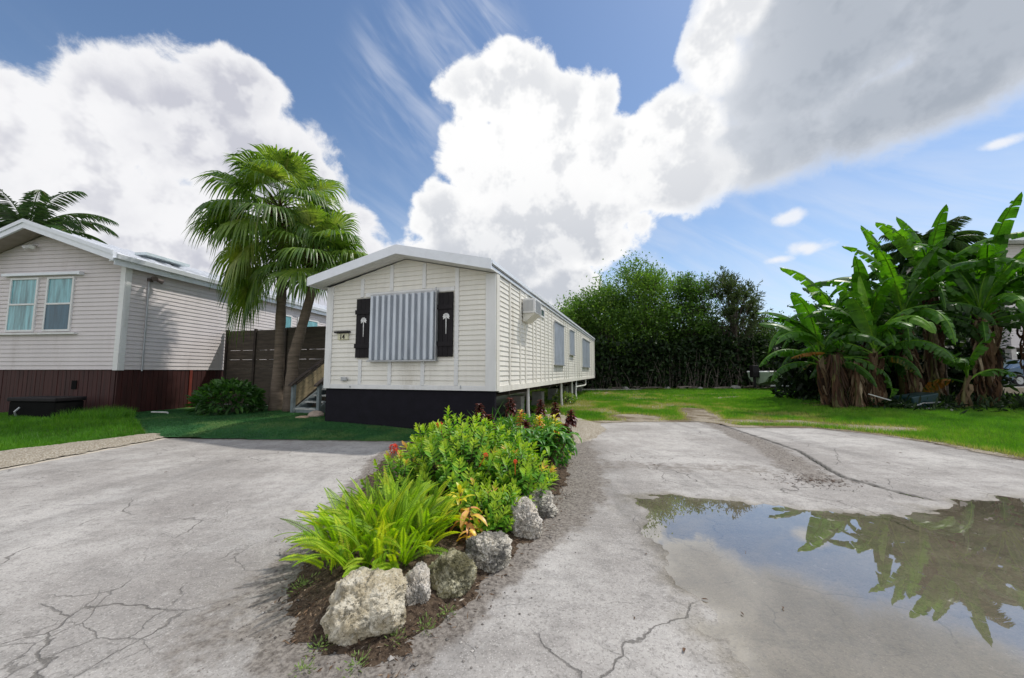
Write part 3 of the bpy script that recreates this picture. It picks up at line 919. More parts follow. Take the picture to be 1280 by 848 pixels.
# number plate 14 with its little lamp hood, outlet box
pl = MB(); pl.box(-3.95, -3.64, -.05, -.018, 2.09, 2.235)
plate = pl.build('number_plaque', M_CREAM, home, bevel=0.01)
hd = MB(); hd.box(-4.01, -3.60, -.10, -.018, 2.245, 2.285); hd.build('lamp_hood', M_BLACK, plate)
tx = bpy.data.curves.new('txt', 'FONT'); tx.body = '14'; tx.size = .15; tx.extrude = .002; tx.offset = .004
to = bpy.data.objects.new('digits', tx); C.objects.link(to)
dg = bpy.context.evaluated_depsgraph_get()
me = bpy.data.meshes.new_from_object(to.evaluated_get(dg)); bpy.data.objects.remove(to)
me.materials.clear(); me.materials.append(M_BLACK)
to = bpy.data.objects.new('digits', me); C.objects.link(to); to.parent = plate
to.location = (-3.885, -.0535, 2.105); to.rotation_euler = (PI / 2, 0, 0)
ob = MB(); ob.box(-3.80, -3.66, -.06, -.016, 1.13, 1.22); ob.box(-3.74, -3.62, -.085, -.06, 1.14, 1.21); ob.build('outlet_box', M_GREYM, home, bevel=.006)
sb = MB(); sb.tube([(-3.55, -.04, 1.0), (-3.55, -.027, 1.0)], .02, 8); sb.tube([(-.75, -.04, 1.0), (-.75, -.027, 1.06)], .012, 6); sb.build('hose_fitting', M_GREYM, home)

# right side: air conditioner, small window, storm panels
ac = MB(); ac.box(.035, .36, 1.80, 2.45, 2.80, 3.17)
aco = ac.build('air_conditioner', M_TRIM, home, bevel=.012)
g_ = MB()
for k in range(12): g_.box(.361, .366, 1.86, 2.39, 2.83 + k * .026, 2.84 + k * .026)
for k in range(8): g_.box(.06 + k * .033, .075 + k * .033, 1.793, 1.799, 2.85, 3.12)
g_.build('grille', M_GREYM, aco)
g_ = MB(); g_.prism([(.035, 2.60), (.10, 2.60), (.34, 2.79), (.34, 2.798), (.035, 2.798)], lambda p, t: (p[0], t, p[1]), 1.85, 2.40); g_.build('support', M_SIDE, aco)
def side_window(y0, y1, z0, z1, mat, storm=False, out=.045):
    f = MB(); t = .05
    f.box(.0, out, y0 - t, y1 + t, z1, z1 + t); f.box(.0, out, y0 - t, y1 + t, z0 - t, z0)
    f.box(.0, out, y0 - t, y0, z0, z1); f.box(.0, out, y1, y1 + t, z0, z1)
    fo = f.build('window', M_TRIM, home)
    p = MB()
    if storm:
        k = max(3, int((y1 - y0) / .17)); n = k * 8
        yy = np.linspace(y0, y1, n + 1); q = .03 * (np.sin(np.linspace(0, k * 2 * PI, n + 1)) > 0)
        V = [(out + .012 + e, y, z0 - .03) for y, e in zip(yy, q)] + [(out + .012 + e, y, z1 + .03) for y, e in zip(yy, q)]
        p.add(V, np.array([(i, i + 1, n + 2 + i, n + 1 + i) for i in range(n)]))
        p.box(out, out + .010, y0, y1, z0 - .03, z1 + .03)
        p.build('storm_panel', mat, fo)
        r_ = MB(); r_.box(out - .01, out + .07, y0 - .04, y1 + .04, z1 + .031, z1 + .07); r_.box(out - .01, out + .06, y0 - .03, y1 + .03, z0 - .065, z0 - .032)
        r_.build('panel_rail', M_GREYM, fo)
    else:
        p.box(.0, .03, y0, y1, z0, z1); p.build('pane', mat, fo)
side_window(3.32, 4.1, 3.02, 3.20, M_GLASSD)
side_window(5.6, 7.25, 1.62, 3.02, M_STORM2, True)
side_window(8.75, 9.75, 2.1, 3.05, M_STORM2, True)
side_window(12.6, 13.9, 1.62, 3.0, M_STORM2, True)
side_window(14.1, 15.4, 1.62, 3.0, M_STORM2, True)

# neighbouring home
NX, NY, NRZ = -10.77, 10.3, -R(6.5)
nb = thing('mobile_home', 'pale lilac-white home with two blue-green windows and dark red-brown board skirting', 'mobile home', (NX, NY, 0), NRZ)
NW, NL, NB, NE, NR = 5.5, 15.0, 1.40, 4.38, 5.30
nxc = -NW / 2
ntop = lambda x: NE + (NR - NE) * (1 - abs(x - nxc) / (NW / 2))
w = MB()
w.prism([(-NW, NB), (0, NB), (0, NE), (nxc, NR), (-NW, NE)], XY, 0.0, NL)
lap_front(w, -NW, 0, NB, NR, 0.118, 0.022, 0.0, ntop)
lap_side(w, 0.0, NL, NB, NE - .02, 0.118, 0.018, 0.0)
w.build('wall', M_NSID, nb)
t = MB(); t.box(-.13, .022, -.03, 0.0, NB - .02, NE); t.box(0.0, .03, 0.0, .13, NB - .02, NE); t.build('corner_trim', M_TRIM, nb)
t = MB(); t.box(0.0, .034, 3.42, 3.58, NB - .02, NE - .02); t.build('wall_strip', M_TRIM, nb)
r_ = MB()
r_.prism([(-NW - .3, 4.44), (nxc, 5.52), (.18, 4.52), (.18, 4.44), (nxc, 5.43), (-NW - .3, 4.35)], XY, -.45, NL + .2)
for i in range(0, 32):
    y = -0.4 + i * .48
    r_.prism([(nxc, 5.525), (.17, 4.53), (.17, 4.555), (nxc, 5.55)], XY, y, y + .025)
r_.build('roof', M_ROOF, nb)
f_ = MB()
f_.prism([(-NW - .3, 4.46), (nxc, 5.55), (nxc, 5.32), (-NW - .3, 4.22)], XY, -.50, -.452)
f_.prism([(nxc, 5.55), (.20, 4.54), (.20, 4.30), (nxc, 5.32)], XY, -.50, -.452)
f_.prism([(-NW - .3, 4.48), (nxc, 5.575), (nxc, 5.47), (-NW - .3, 4.37)], XY, -.525, -.502)
f_.prism([(nxc, 5.575), (.215, 4.56), (.215, 4.45), (nxc, 5.47)], XY, -.525, -.502)
f_.build('fascia', M_FASC, nb)
g_ = MB(); g_.prism([(.20, 4.36), (.29, 4.36), (.31, 4.48), (.29, 4.48), (.28, 4.38), (.20, 4.38)], XY, -.48, NL + .2)
g_.box(.03, .20, -.45, NL, 4.30, 4.34)
g_.box(.185, .205, -.45, NL, 4.20, 4.43)
g_.build('gutter', M_FASC, nb)
s_ = MB(); s_.prism([(-NW - .3, 4.26), (nxc, 5.34), (.19, 4.30), (.19, 4.315), (nxc, 5.355), (-NW - .3, 4.275)], XY, -.45, 0.0)
s_.build('soffit', plain('brown_soffit', (0.33, 0.29, 0.26), 0.8), nb)
# skirting boards
s_ = MB(); s_.box(-NW, -.03, .03, .06, -.05, NB - .005); s_.box(-.06, -.03, .06, NL, -.05, NB - .005)
x = -NW
while x < -.06:
    bw = random.uniform(.13, .15); s_.box(x, min(x + bw - .012, -.02), random.uniform(.002, .012), .03, -.05, NB - .007); x += bw
y = .012
while y < NL:
    bw = random.uniform(.13, .15); s_.box(-.03, -random.uniform(.002, .012), y, y + bw - .012, -.05, NB - .007); y += bw
s_.build('skirting', M_NSKIRT, nb)
for (y0, y1) in ((2.05, 2.14), (3.38, 3.48)):
    s_ = MB(); s_.box(-.002, .02, y0, y1, 0.05, NB - .008); s_.build('skirting_post', plain('red_board', (0.17, 0.03, 0.018), 0.6), nb)
v = MB(); v.box(-1.40, -1.24, -.012, 0.0, .86, 1.10); v.build('crawl_vent', M_DARK, nb)
# windows
M_PANE1 = plain('curtained_pane', (0.17, 0.38, 0.42), 0.15, var=0.5, scale=1.6, stretch=(5, 1, 0.5), spec=0.4)
M_PANE2 = plain('screened_pane', (0.03, 0.10, 0.15), 0.22, var=0.3, scale=1.6, stretch=(5, 1, 0.5), spec=0.4)
for (x0, x1, lower) in ((-3.74, -2.79, M_PANE1), (-2.50, -1.60, M_PANE2)):
    f_ = MB(); t_ = .055
    z0, z1, zm = 2.47, 4.03, 3.26
    f_.box(x0, x0 + t_, -.05, 0, z0, z1); f_.box(x1 - t_, x1, -.05, 0, z0, z1)
    f_.box(x0 + t_, x1 - t_, -.05, 0, z0, z0 + t_); f_.box(x0 + t_, x1 - t_, -.05, 0, z1 - t_, z1)
    f_.box(x0 + t_, x1 - t_, -.055, 0, zm - .03, zm + .02)
    fo = f_.build('window', M_TRIM, nb, bevel=.004)
    p = MB(); p.box(x0 + t_, x1 - t_, -.022, -.019, zm + .02, z1 - t_); p.build('pane', M_PANE1, fo)
    p = MB(); p.box(x0 + t_, x1 - t_, -.034, -.031, z0 + t_, zm - .03); p.build('pane', lower, fo)
    s_ = MB()
    for k in range(9):
        xx = x0 + t_ + .02 + k * (x1 - x0 - 2 * t_) / 9
        s_.box(xx, xx + .05, -.018, -.016, z0 + .1, z1 - .08)
si = MB(); si.box(-4.4, -1.36, -.10, 0, 2.385, 2.435); si.build('sill', M_TRIM, nb)
aw = MB(); aw.box(-3.95, -1.42, -.12, 0, 4.075, 4.15); aw.box(-1.42, -1.34, -.125, 0, 4.06, 4.155)
aw.build('awning_track', M_FASC, nb)
# gable lamp, tall side floodlight with its conduit
l_ = MB(); l_.box(-3.16, -3.02, -.03, 0, 4.97, 5.03); l_.tube([(-3.13, -.05, 5.0), (-3.18, -.10, 4.93), (-3.24, -.16, 4.88)], [.025, .045, .06], 8)
l_.tube([(-3.05, -.05, 5.0), (-3.0, -.10, 4.93), (-2.95, -.16, 4.88)], [.025, .045, .06], 8); l_.build('gable_lamp', M_TRIM, nb)
l_ = MB(); l_.tube([(.04, .58, 1.36), (.04, .58, 4.04)], .022, 8); cd = l_.build('conduit', M_GREYM, nb)
l_ = MB(); l_.box(.02, .11, .53, .63, 3.98, 4.07); l_.tube([(.10, .58, 4.05), (.18, .56, 4.08), (.30, .52, 4.04)], [.03, .05, .075], 10)
l_.tube([(.10, .60, 4.05), (.15, .70, 4.06), (.22, .82, 4.0)], [.03, .05, .07], 10)
l_.build('floodlight', plain('brown_floodlight', (0.13, 0.10, 0.09), 0.5), nb)
# windows of the rear part, over the fence
for (y0, y1) in ((5.75, 6.6), (7.1, 8.5)):
    f_ = MB(); f_.box(0, .05, y0 - .06, y1 + .06, 3.05, 3.11); f_.box(0, .05, y0 - .06, y1 + .06, 3.80, 3.86); f_.box(0, .05, y0 - .06, y0, 3.11, 3.80); f_.box(0, .05, y1, y1 + .06, 3.11, 3.80)
    fo = f_.build('window', M_TRIM, nb)
    p = MB(); p.box(0, .03, y0, y1, 3.11, 3.80); p.build('pane', M_PANE1, fo)
k_ = MB(); k_.box(-.95, -.55, .9, 2.3, 4.92, 5.0, M=None); k_.build('skylight', plain('skylight_dome', (0.55, 0.62, 0.64), 0.2), nb)
k_ = MB(); k_.tube([(-1.0, 4.6, 4.8), (-1.0, 4.6, 5.22)], .045, 8); k_.tube([(-1.6, 4.6, 5.1), (-.5, 4.6, 5.12)], .01, 5); k_.build('vent_pipe', M_GREYM, nb)

# fence with gate between the homes
FA, FB = Vector((-10.32, 13.55, 0)), Vector((-6.05, 12.45, 0))
fd = (FB - FA); fl = fd.length; frz = math.atan2(fd.y, fd.x)
fe = thing('wooden_fence', 'tall brown horizontal-board fence with slits behind the fan palms', 'fence', FA, frz)
def slat_panel(x0, x1, zt, name, slits):
    b = MB(); z = .12; k = 0
    while z < zt - .02:
        hgt = .165
        gap = .010 if slits and 1.3 < z < 2.2 and k % 2 else .001
        b.box(x0, x1, random.uniform(-.004, .004), .025, z, min(z + hgt - gap, zt)); z += hgt; k += 1
    for px_ in (x0 + .02, (x0 + x1) / 2 - .04, x1 - .10): b.box(px_, px_ + .08, .026, .06, .12, zt)
    return b.build(name, M_FENCE, fe)
slat_panel(.05, 1.28, 2.80, 'gate', True); slat_panel(1.36, 2.35, 2.80, 'gate', True)
b = MB(); b.box(2.35, 2.62, 0, .03, 2.35, 2.80); b.build('header_board', M_FENCE, fe)
slat_panel(2.62, fl, 2.86, 'board_panel', True)
for x in (0.0, 1.28, 2.32, 2.60, fl):
    b = MB(); b.box(x, x + .08, -.05, .03, -.05, 2.84 if x < 3 else 2.95); b.build('post', M_FPOST, fe)
b = MB(); b.box(.1, 2.3, -.02, .0, .14, .20); b.build('kick_board', M_NOSE, fe)

# side steps
st_ = thing('wooden_steps', 'short wooden steps with a tan board railing beside the front corner of the cream home', 'steps', (-6.15, 10.75, .15), HRZ)
for k in range(5):
    z = .17 * (k + 1)
    b = MB(); b.box(0.04, .76, k * .27, k * .27 + .30, z - .035, z); tr0 = b.build('tread', M_STEP, st_)
    b = MB(); b.box(.04, .76, k * .27 - .006, k * .27 - .001, z - .038, z + .002); b.build('tread_edge', M_NOSE, tr0)
b = MB(); b.box(.05, .75, .004, .03, -.1, .13); b.build('riser', M_STEP, st_)
for x in (-.04, .76):
    b = MB(); b.prism([(0, -.1), (0, .14), (1.4, 1.0), (1.4, .74), (.2, -.1)], lambda p, t: (t, p[0], p[1]), x, x + .04); b.build('stringer', M_STEP, st_)
for (x, y, h) in ((-.13, -.02, .82), (.80, -.02, .85), (-.13, 1.32, 1.7), (.80, 1.32, 1.7)):
    b = MB(); b.box(x, x + .09, y, y + .09, -.1, h); b.build('post', M_STEP, st_)
b = MB()
for k in range(3):
    o_ = k * .19
    b.prism([(0.06, .20 + o_), (0.06, .20 + o_ + .182), (1.34, 1.05 + o_ + .182), (1.34, 1.05 + o_)], lambda p, t: (t, p[0], p[1]), -.10, -.075)
b.build('railing', M_TAN, st_)
for x in (-.155, .77):
    b = MB(); b.prism([(-.10, .78), (-.10, .83), (1.42, 1.84), (1.42, 1.79)], lambda p, t: (t, p[0], p[1]), x, x + .14); b.build('handrail', M_FPOST, st_)
b = MB(); b.box(-.1, 2.2, 1.40, 2.9, .80, .85); b.box(-.1, 2.2, 1.40, 1.43, .05, .80); b.build('landing', M_STEP, st_)
pd = MB(); pd.box(-.25, .95, -.45, -.02, -.02, .03); pd.build('pad', M_CONC, st_)

# strip of bare concrete at the neighbour's skirting
o = pa.build('path', M_CONC); o.location = (NX, NY, .13); o.rotation_euler = (0, 0, NRZ - R(3)); o['kind'] = 'structure'

# house far right, raised, behind the banana grove
fh = thing('house', 'grey-white raised house whose eave shows above the banana leaves at the right edge', 'house', (34.6, 26.0, 0), 0)
w = MB(); w.box(0, 9, 0, 8, 3.0, 10.3); lap_front(w, 0, 9, 3.0, 10.3, .2, .02, 0.0); lap_side(w, 0, 8, 3.0, 10.3, .2, .02, 0.0, -1); w.build('wall', M_NSID, fh)
w = MB(); w.prism([(-.8, 10.35), (9.8, 10.35), (9.8, 10.62), (4.5, 12.0), (-.8, 10.62)], XY, -.8, 8.8); w.build('roof', M_FASC, fh)
for x in (1.2, 5.2):
    w = MB(); w.box(x, x + 1.3, -.06, 0, 6.6, 8.4); fo = w.build('window', M_TRIM, fh)
    w = MB(); w.box(x + .07, x + 1.23, -.07, -.062, 6.67, 8.33); w.build('pane', M_PANE2, fo)
for x in (.1, 4.3, 8.5):
    for y in (.1, 7.5):
        w = MB(); w.box(x, x + .35, y, y + .35, -.05, 3.0); w.build('stilt', M_CONC, fh)

# ------------------------------------------------------------------ vegetation
def unit(v): return v / (np.linalg.norm(v, axis=-1, keepdims=True) + 1e-9)


def leafbatch(mb, P, D, U, L, Wd, tint, detail=True, fold=0.25, droop=0.0):
    n = len(P)
    D = unit(D); S = unit(np.cross(D, U)); Nn = np.cross(S, D)
    tint = np.broadcast_to(tint, (n,))
    L = np.broadcast_to(L, (n,))[:, None]; Wd = np.broadcast_to(Wd, (n,))[:, None]
    dz = np.array([0, 0, -1.0])
    if detail:
        sp = [(0, 0), (.30, .42), (.68, .40), (1, 0), (.68, -.40), (.30, -.42)]
    else:
        sp = [(0, 0), (.45, .5), (1, 0), (.45, -.5)]
    V = np.stack([P + D * L * a + S * Wd * b + Nn * Wd * fold * abs(b) * 2 * .5 + dz * droop * L * a * a for a, b in sp], 1)
    k = len(sp)
    I = np.arange(n)[:, None] * k
    if detail:
        F = np.concatenate([I + np.array([[0, 3, 2, 1]]), I + np.array([[0, 5, 4, 3]])])
    else:
        F = np.concatenate([I + np.array([[0, 2, 1]]), I + np.array([[0, 3, 2]])])
    mb.add(V.reshape(-1, 3), F, np.repeat(np.clip(tint, 0, 1), k))


def rdir(n, up=0.0):
    v = rng.normal(size=(n, 3)); v[:, 2] += up
    return unit(v)


M_BARK = plain('grey_brown_bark', (0.085, 0.070, 0.055), 0.9, var=0.35, scale=6, bump=0.6, bscale=25, stretch=(1, 1, 0.3))
M_TREE = leafmat('tree_leaf', [(0, (0.018, 0.045, 0.010)), (0.4, (0.055, 0.125, 0.020)), (0.75, (0.13, 0.24, 0.032)), (1, (0.22, 0.32, 0.055))], 0.5, 0.38)
M_TREE2 = leafmat('olive_needle', [(0, (0.02, 0.035, 0.014)), (0.5, (0.055, 0.085, 0.030)), (1, (0.11, 0.15, 0.06))], 0.55, 0.28)
M_TREED = leafmat('shade_dark_leaf', [(0, (0.006, 0.012, 0.005)), (.5, (0.015, 0.034, 0.009)), (1, (0.05, 0.095, 0.02))], 0.6, 0.2, spec=.25)  # leaf colour darkened to near-black to stand for dense shade


def tree(name, label, x, y, h, r, mat=M_TREE, nc=58, nl=170, ls=0.2, base=0.25, tb=0.5, sparse=0.0, group=None, feather=False, cat='tree'):
    t = thing(name, label, cat, (x, y, 0), random.uniform(0, 6.28), group)
    tr = MB(); cr = MB()
    lean = Vector((random.uniform(-.5, .5), random.uniform(-.5, .5), 0))
    top = Vector((0, 0, h * .82)) + lean
    def trunk(u): return Vector((lean.x * u * u, lean.y * u * u, h * .82 * u))
    r0 = 0.028 * h
    tr.tube([trunk(u) + Vector((0.08 * math.sin(7 * u + x), .08 * math.cos(5 * u + y), 0)) for u in np.linspace(0, 1, 8)], [r0 * (1 - .8 * u) for u in np.linspace(0, 1, 8)], 7)
    if nc > 40:
        for q in range(3):
            a = random.uniform(0, 6.28); o = Vector((math.cos(a), math.sin(a), 0)) * r * .4
            tr.tube([Vector((o.x * .2 * k, o.y * .2 * k, h * .14 * k)) + Vector((.05 * random.random(), 0, 0)) for k in range(5)], [r0 * .6, r0 * .5, r0 * .4, r0 * .3, .02], 6)
    zc = h * (base + 1) / 2; rz = h * (1 - base) / 2
    for i in range(nc):
        d = Vector(rdir(1, 0.15)[0]); k = random.uniform(.35, 1.0) ** .6
        lump = 0.78 + 0.45 * mnoise.noise(d * 1.7 + Vector((x, y, 0)))
        c_ = Vector((d.x * r * k * lump, d.y * r * k * lump, zc + d.z * rz * k * (0.85 + .3 * mnoise.noise(d * 2.3 + Vector((y, x, 1))))))
        c_ += lean * (c_.z / h)
        c_.z = min(c_.z, h * 0.95)
        u = min(max(c_.z / h * .75, .12), .95)
        a = trunk(u); mid = a.lerp(c_, .5) + Vector((0, 0, random.uniform(-.1, .3)))
        tr.tube([a, mid, c_], [r0 * .32 * (1.1 - u), r0 * .2 * (1.1 - u), .012], 5, cap=False)
        n = int(1.35 * nl * random.uniform(.55, 1.3))
        cs = r * random.uniform(.15, .27)
        if feather:
            # sprays: long thin twigs reaching up and out, needles along them
            for q in range(9):
                dd = Vector(rdir(1, .9)[0]) + d * .9; dd.normalize()
                Lt = random.uniform(.6, 1.25)
                e = c_ + dd * Lt
                tr.tube([c_, c_ + dd * Lt * .5 + Vector((0, 0, .04)), e], [.012, .008, .004], 4, cap=False)
                m_ = n // 9
                u_ = rng.uniform(0, 1, m_)[:, None]
                P = np.array(c_)[None] * (1 - u_) + np.array(e)[None] * u_ + rng.normal(0, .05, (m_, 3))
                leafbatch(cr, P, np.array(dd)[None] * .8 + rdir(m_) * .7, rdir(m_, .5), rng.uniform(.8, 1.4, m_) * ls, ls * .30, tb + rng.normal(0, .14, m_), False)
            continue
        cs3 = np.array([1, 1, .72]) * cs
        P = np.array(c_)[None] + rng.normal(0, 1, (n, 3)) * cs3
        out = unit(P - np.array([0, 0, zc])[None])
        D = out * .5 + rdir(n, .1)
        tt = tb + random.gauss(0, .10) + rng.normal(0, .12, n)
        leafbatch(cr, P, D, rdir(n, 1.2), rng.uniform(.6, 1.25, n) * ls, ls * rng.uniform(.38, .6, n), tt, False)
        for q in range(1):
            dd = Vector(rdir(1, .5)[0]) + d * .6; dd.normalize(); Lt = cs * random.uniform(1.5, 2.1)
            m_ = 26; u_ = np.linspace(.2, 1, m_)[:, None]
            P = np.array(c_)[None] + np.array(dd)[None] * u_ * Lt + rng.normal(0, .05, (m_, 3))
            tr.tube([c_, c_ + dd * Lt], [.012, .005], 4, cap=False)
            leafbatch(cr, P, np.array(dd)[None] + rdir(m_), rdir(m_, 1), ls * .9, ls * .45, tb + .08 + rng.normal(0, .1, m_), False)
    tr.build('trunk', M_BARK, t)
    cr.build('crown', mat, t)
    return t


GT = 'trees closing off the far end of the lot'
tree('broadleaf_tree', 'pale sparse tree rising directly behind the far end of the cream home', 4.6, 29.6, 7.6, 2.2, M_TREE, 40, 90, .20, .3, .62, group=GT)
tree('broadleaf_tree', 'dense mid-green tree between the sparse tree and the tallest tree', 7.4, 29.2, 8.6, 2.5, M_TREE, 62, 180, .21, .15, .55, group=GT)
tree('broadleaf_tree', 'tallest bright green tree in the row at the end of the lot', 10.4, 29.4, 10.6, 2.9, M_TREE, 72, 180, .21, .2, .60, group=GT)
tree('broadleaf_tree', 'darker green rounded tree left of the feathery tree', 14.1, 29.8, 9.5, 2.6, M_TREE, 64, 170, .20, .2, .38, group=GT)
tree('feathery_tree', 'feathery olive tree with thin upswept sprays at the end of the lot', 17.6, 29.2, 9.6, 3.0, M_TREE2, 66, 150, .24, .22, .5, group=GT, feather=True)
tree('broadleaf_tree', 'low dark tree between the feathery tree and the banana grove', 21.2, 30.0, 6.0, 2.4, M_TREE, 46, 170, .2, .1, .32, group=GT)
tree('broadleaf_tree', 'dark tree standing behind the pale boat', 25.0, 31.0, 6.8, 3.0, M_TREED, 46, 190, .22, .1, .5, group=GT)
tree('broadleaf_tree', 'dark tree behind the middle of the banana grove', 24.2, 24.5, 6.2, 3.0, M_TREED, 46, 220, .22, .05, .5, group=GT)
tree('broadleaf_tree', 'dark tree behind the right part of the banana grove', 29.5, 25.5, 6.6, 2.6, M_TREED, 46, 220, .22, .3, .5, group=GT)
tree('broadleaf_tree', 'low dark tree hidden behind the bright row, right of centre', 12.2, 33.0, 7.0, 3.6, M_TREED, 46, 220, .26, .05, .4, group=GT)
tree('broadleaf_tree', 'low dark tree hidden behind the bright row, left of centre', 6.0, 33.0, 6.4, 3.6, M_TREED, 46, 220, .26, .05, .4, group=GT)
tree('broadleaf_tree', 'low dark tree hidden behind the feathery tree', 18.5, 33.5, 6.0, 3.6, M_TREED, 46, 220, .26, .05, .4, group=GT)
# tangle of shrubs and dead stems under the trees
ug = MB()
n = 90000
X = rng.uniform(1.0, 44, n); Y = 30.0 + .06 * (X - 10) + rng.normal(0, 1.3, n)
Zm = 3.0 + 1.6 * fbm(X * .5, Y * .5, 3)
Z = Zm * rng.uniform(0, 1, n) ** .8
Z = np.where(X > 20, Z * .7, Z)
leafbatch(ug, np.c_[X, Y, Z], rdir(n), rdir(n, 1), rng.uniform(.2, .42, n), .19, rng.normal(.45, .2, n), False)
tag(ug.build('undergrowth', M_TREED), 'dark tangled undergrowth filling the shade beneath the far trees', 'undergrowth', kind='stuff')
tw = MB()
M_DSTEM = plain('bleached_stem', (0.15, 0.13, 0.11), .9, var=.3)
for i in range(260):
    x = random.uniform(3.5, 24); y = random.uniform(27.6, 29); a = random.uniform(0, 6.28); h = random.uniform(.6, 3.4)
    tw.tube([(x, y, 0), (x + .3 * math.cos(a), y, h * .5), (x + .9 * math.cos(a), y + .3, h)], [.03, .02, .006], 4, cap=False)
tag(tw.build('dead_stems', M_DSTEM), 'thin bare grey stems standing in front of the dark undergrowth', 'dead stems', kind='stuff')

# ---- fan palms
M_FAN = leafmat('fan_frond', [(0, (0.16, 0.115, 0.035)), (0.18, (0.10, 0.13, 0.02)), (0.4, (0.060, 0.13, 0.020)), (0.72, (0.18, 0.28, 0.04)), (1, (0.36, 0.40, 0.10))], 0.36, 0.36, spec=0.5)
M_PTRUNK = plain('ringed_palm_trunk', (0.15, 0.115, 0.085), 0.9, var=0.3, scale=3, bump=0.9, bscale=12, stretch=(1, 1, 7), dirt=((0.07, 0.055, 0.045), 0.6))
M_BOOT = leafmat('dead_palm_fibre', [(0, (0.035, 0.018, 0.010)), (1, (0.15, 0.075, 0.035))], 0.9, 0.05)
M_PETI = plain('green_petiole', (0.10, 0.15, 0.03), 0.5)


def fan_frond(root, c0, az_, el_, plen, R_, tb, droopk=1.0):
    d = Vector((math.cos(az_) * math.cos(el_), math.sin(az_) * math.cos(el_), math.sin(el_)))
    side = Vector((-math.sin(az_), math.cos(az_), 0))
    hub = c0 + d * plen + Vector((0, 0, -.18 * plen * plen))
    f = MB()
    f.tube([c0, c0 + d * plen * .5 + Vector((0, 0, -.03)), hub], [.022, .015, .010], 5, .75, cap=False)
    d2 = (hub - (c0 + d * plen * .5)).normalized()
    nrm = side.cross(d2) * -1
    if nrm.z < 0: nrm = -nrm
    N = 50; span = R(122)
    rr = np.array([0.0, .32, .60, .75, .90, 1.0])
    wv = np.array([0.0, .32, .60, .52, .24, .02]) * (2 * span / N) * .52
    for k in range(N):
        th = -span + 2 * span * (k + .5) / N
        dirv = d2 * math.cos(th) + side * math.sin(th)
        perp = -d2 * math.sin(th) + side * math.cos(th)
        Lr = R_ * (1 - .22 * abs(th) / span) * random.uniform(.92, 1.06)
        dk = droopk * random.uniform(.7, 1.35)
        sw = random.uniform(-.04, .04)
        V = []
        for r_, w_ in zip(rr, wv):
            e = max(0, r_ - .42)
            p = hub + dirv * Lr * (r_ - .45 * dk * e * e) + nrm * (-.05 * r_ + .10 * math.cos(th) * r_) + Vector((0, 0, -Lr * dk * 1.6 * max(0, r_ - .5) ** 1.6)) + perp * sw * e * 3
            ww = max(w_ * Lr, .001)
            V += [p - perp * ww, p + nrm * ww * .55, p + perp * ww]
        F = []
        for i in range(len(rr) - 1):
            for q in (0, 1):
                a = i * 3 + q
                F.append((a, a + 1, a + 4, a + 3))
        tt = np.repeat(np.array([.8, .65, .55, .48, .38, .22]) - .5, 3) + tb + random.gauss(0, .07)
        f.add([tuple(p) for p in V], np.array(F), np.clip(tt, 0, 1))
    return f.build('frond', M_FAN, root)


def fan_palm(label, base, path, radii, crown, n, plen, R_, extra=(), seed=1, up=80):
    random.seed(seed)
    t = thing('fan_palm', label, 'palm', base, 0, 'fan palms beside the cream home')
    b = Vector(base)
    tr = MB(); pts = [Vector(p) - b for p in path]
    pp, ra = [], []
    for i in range(len(pts) - 1):
        for u in np.linspace(0, 1, 9)[:-1]:
            pp.append(pts[i].lerp(pts[i + 1], u)); ra.append((radii[i] * (1 - u) + radii[i + 1] * u) * random.uniform(.94, 1.07))
    pp.append(pts[-1]); ra.append(radii[-1])
    tr.tube(pp, ra, 12); tr.build('trunk', M_PTRUNK, t, smooth=True)
    c0 = Vector(crown) - b
    bo = MB(); m_ = 420
    u = rng.uniform(0, 1, m_); a = rng.uniform(0, 2 * PI, m_)
    P = np.c_[np.cos(a) * .14, np.sin(a) * .14, -u * .95 + .15] + np.array(c0)[None]
    leafbatch(bo, P, np.c_[np.cos(a), np.sin(a), rng.uniform(-1.2, .6, m_)], np.c_[0 * a, 0 * a, 1 + 0 * a], rng.uniform(.15, .45, m_), .05, rng.uniform(0, 1, m_))
    bo.build('boots', M_BOOT, t)
    for i in range(n):
        u = (i + .5) / n
        el_ = R(up - (up + 22) * u ** .9 + random.uniform(-8, 8)); az_ = i * 2.39996 + random.uniform(-.25, .25)
        fan_frond(t, c0 + Vector((0, 0, .25 - .5 * u)), az_, el_, plen * random.uniform(.8, 1.15), R_ * random.uniform(.88, 1.1), .66 - .16 * u + random.gauss(0, .08), .55 + .55 * u)
    for (a_, e_, pl_, rr_, tb_, dk_) in extra:
        fan_frond(t, c0 + Vector((0, 0, -.2)), R(a_), R(e_), pl_, rr_, tb_, dk_)
    return t


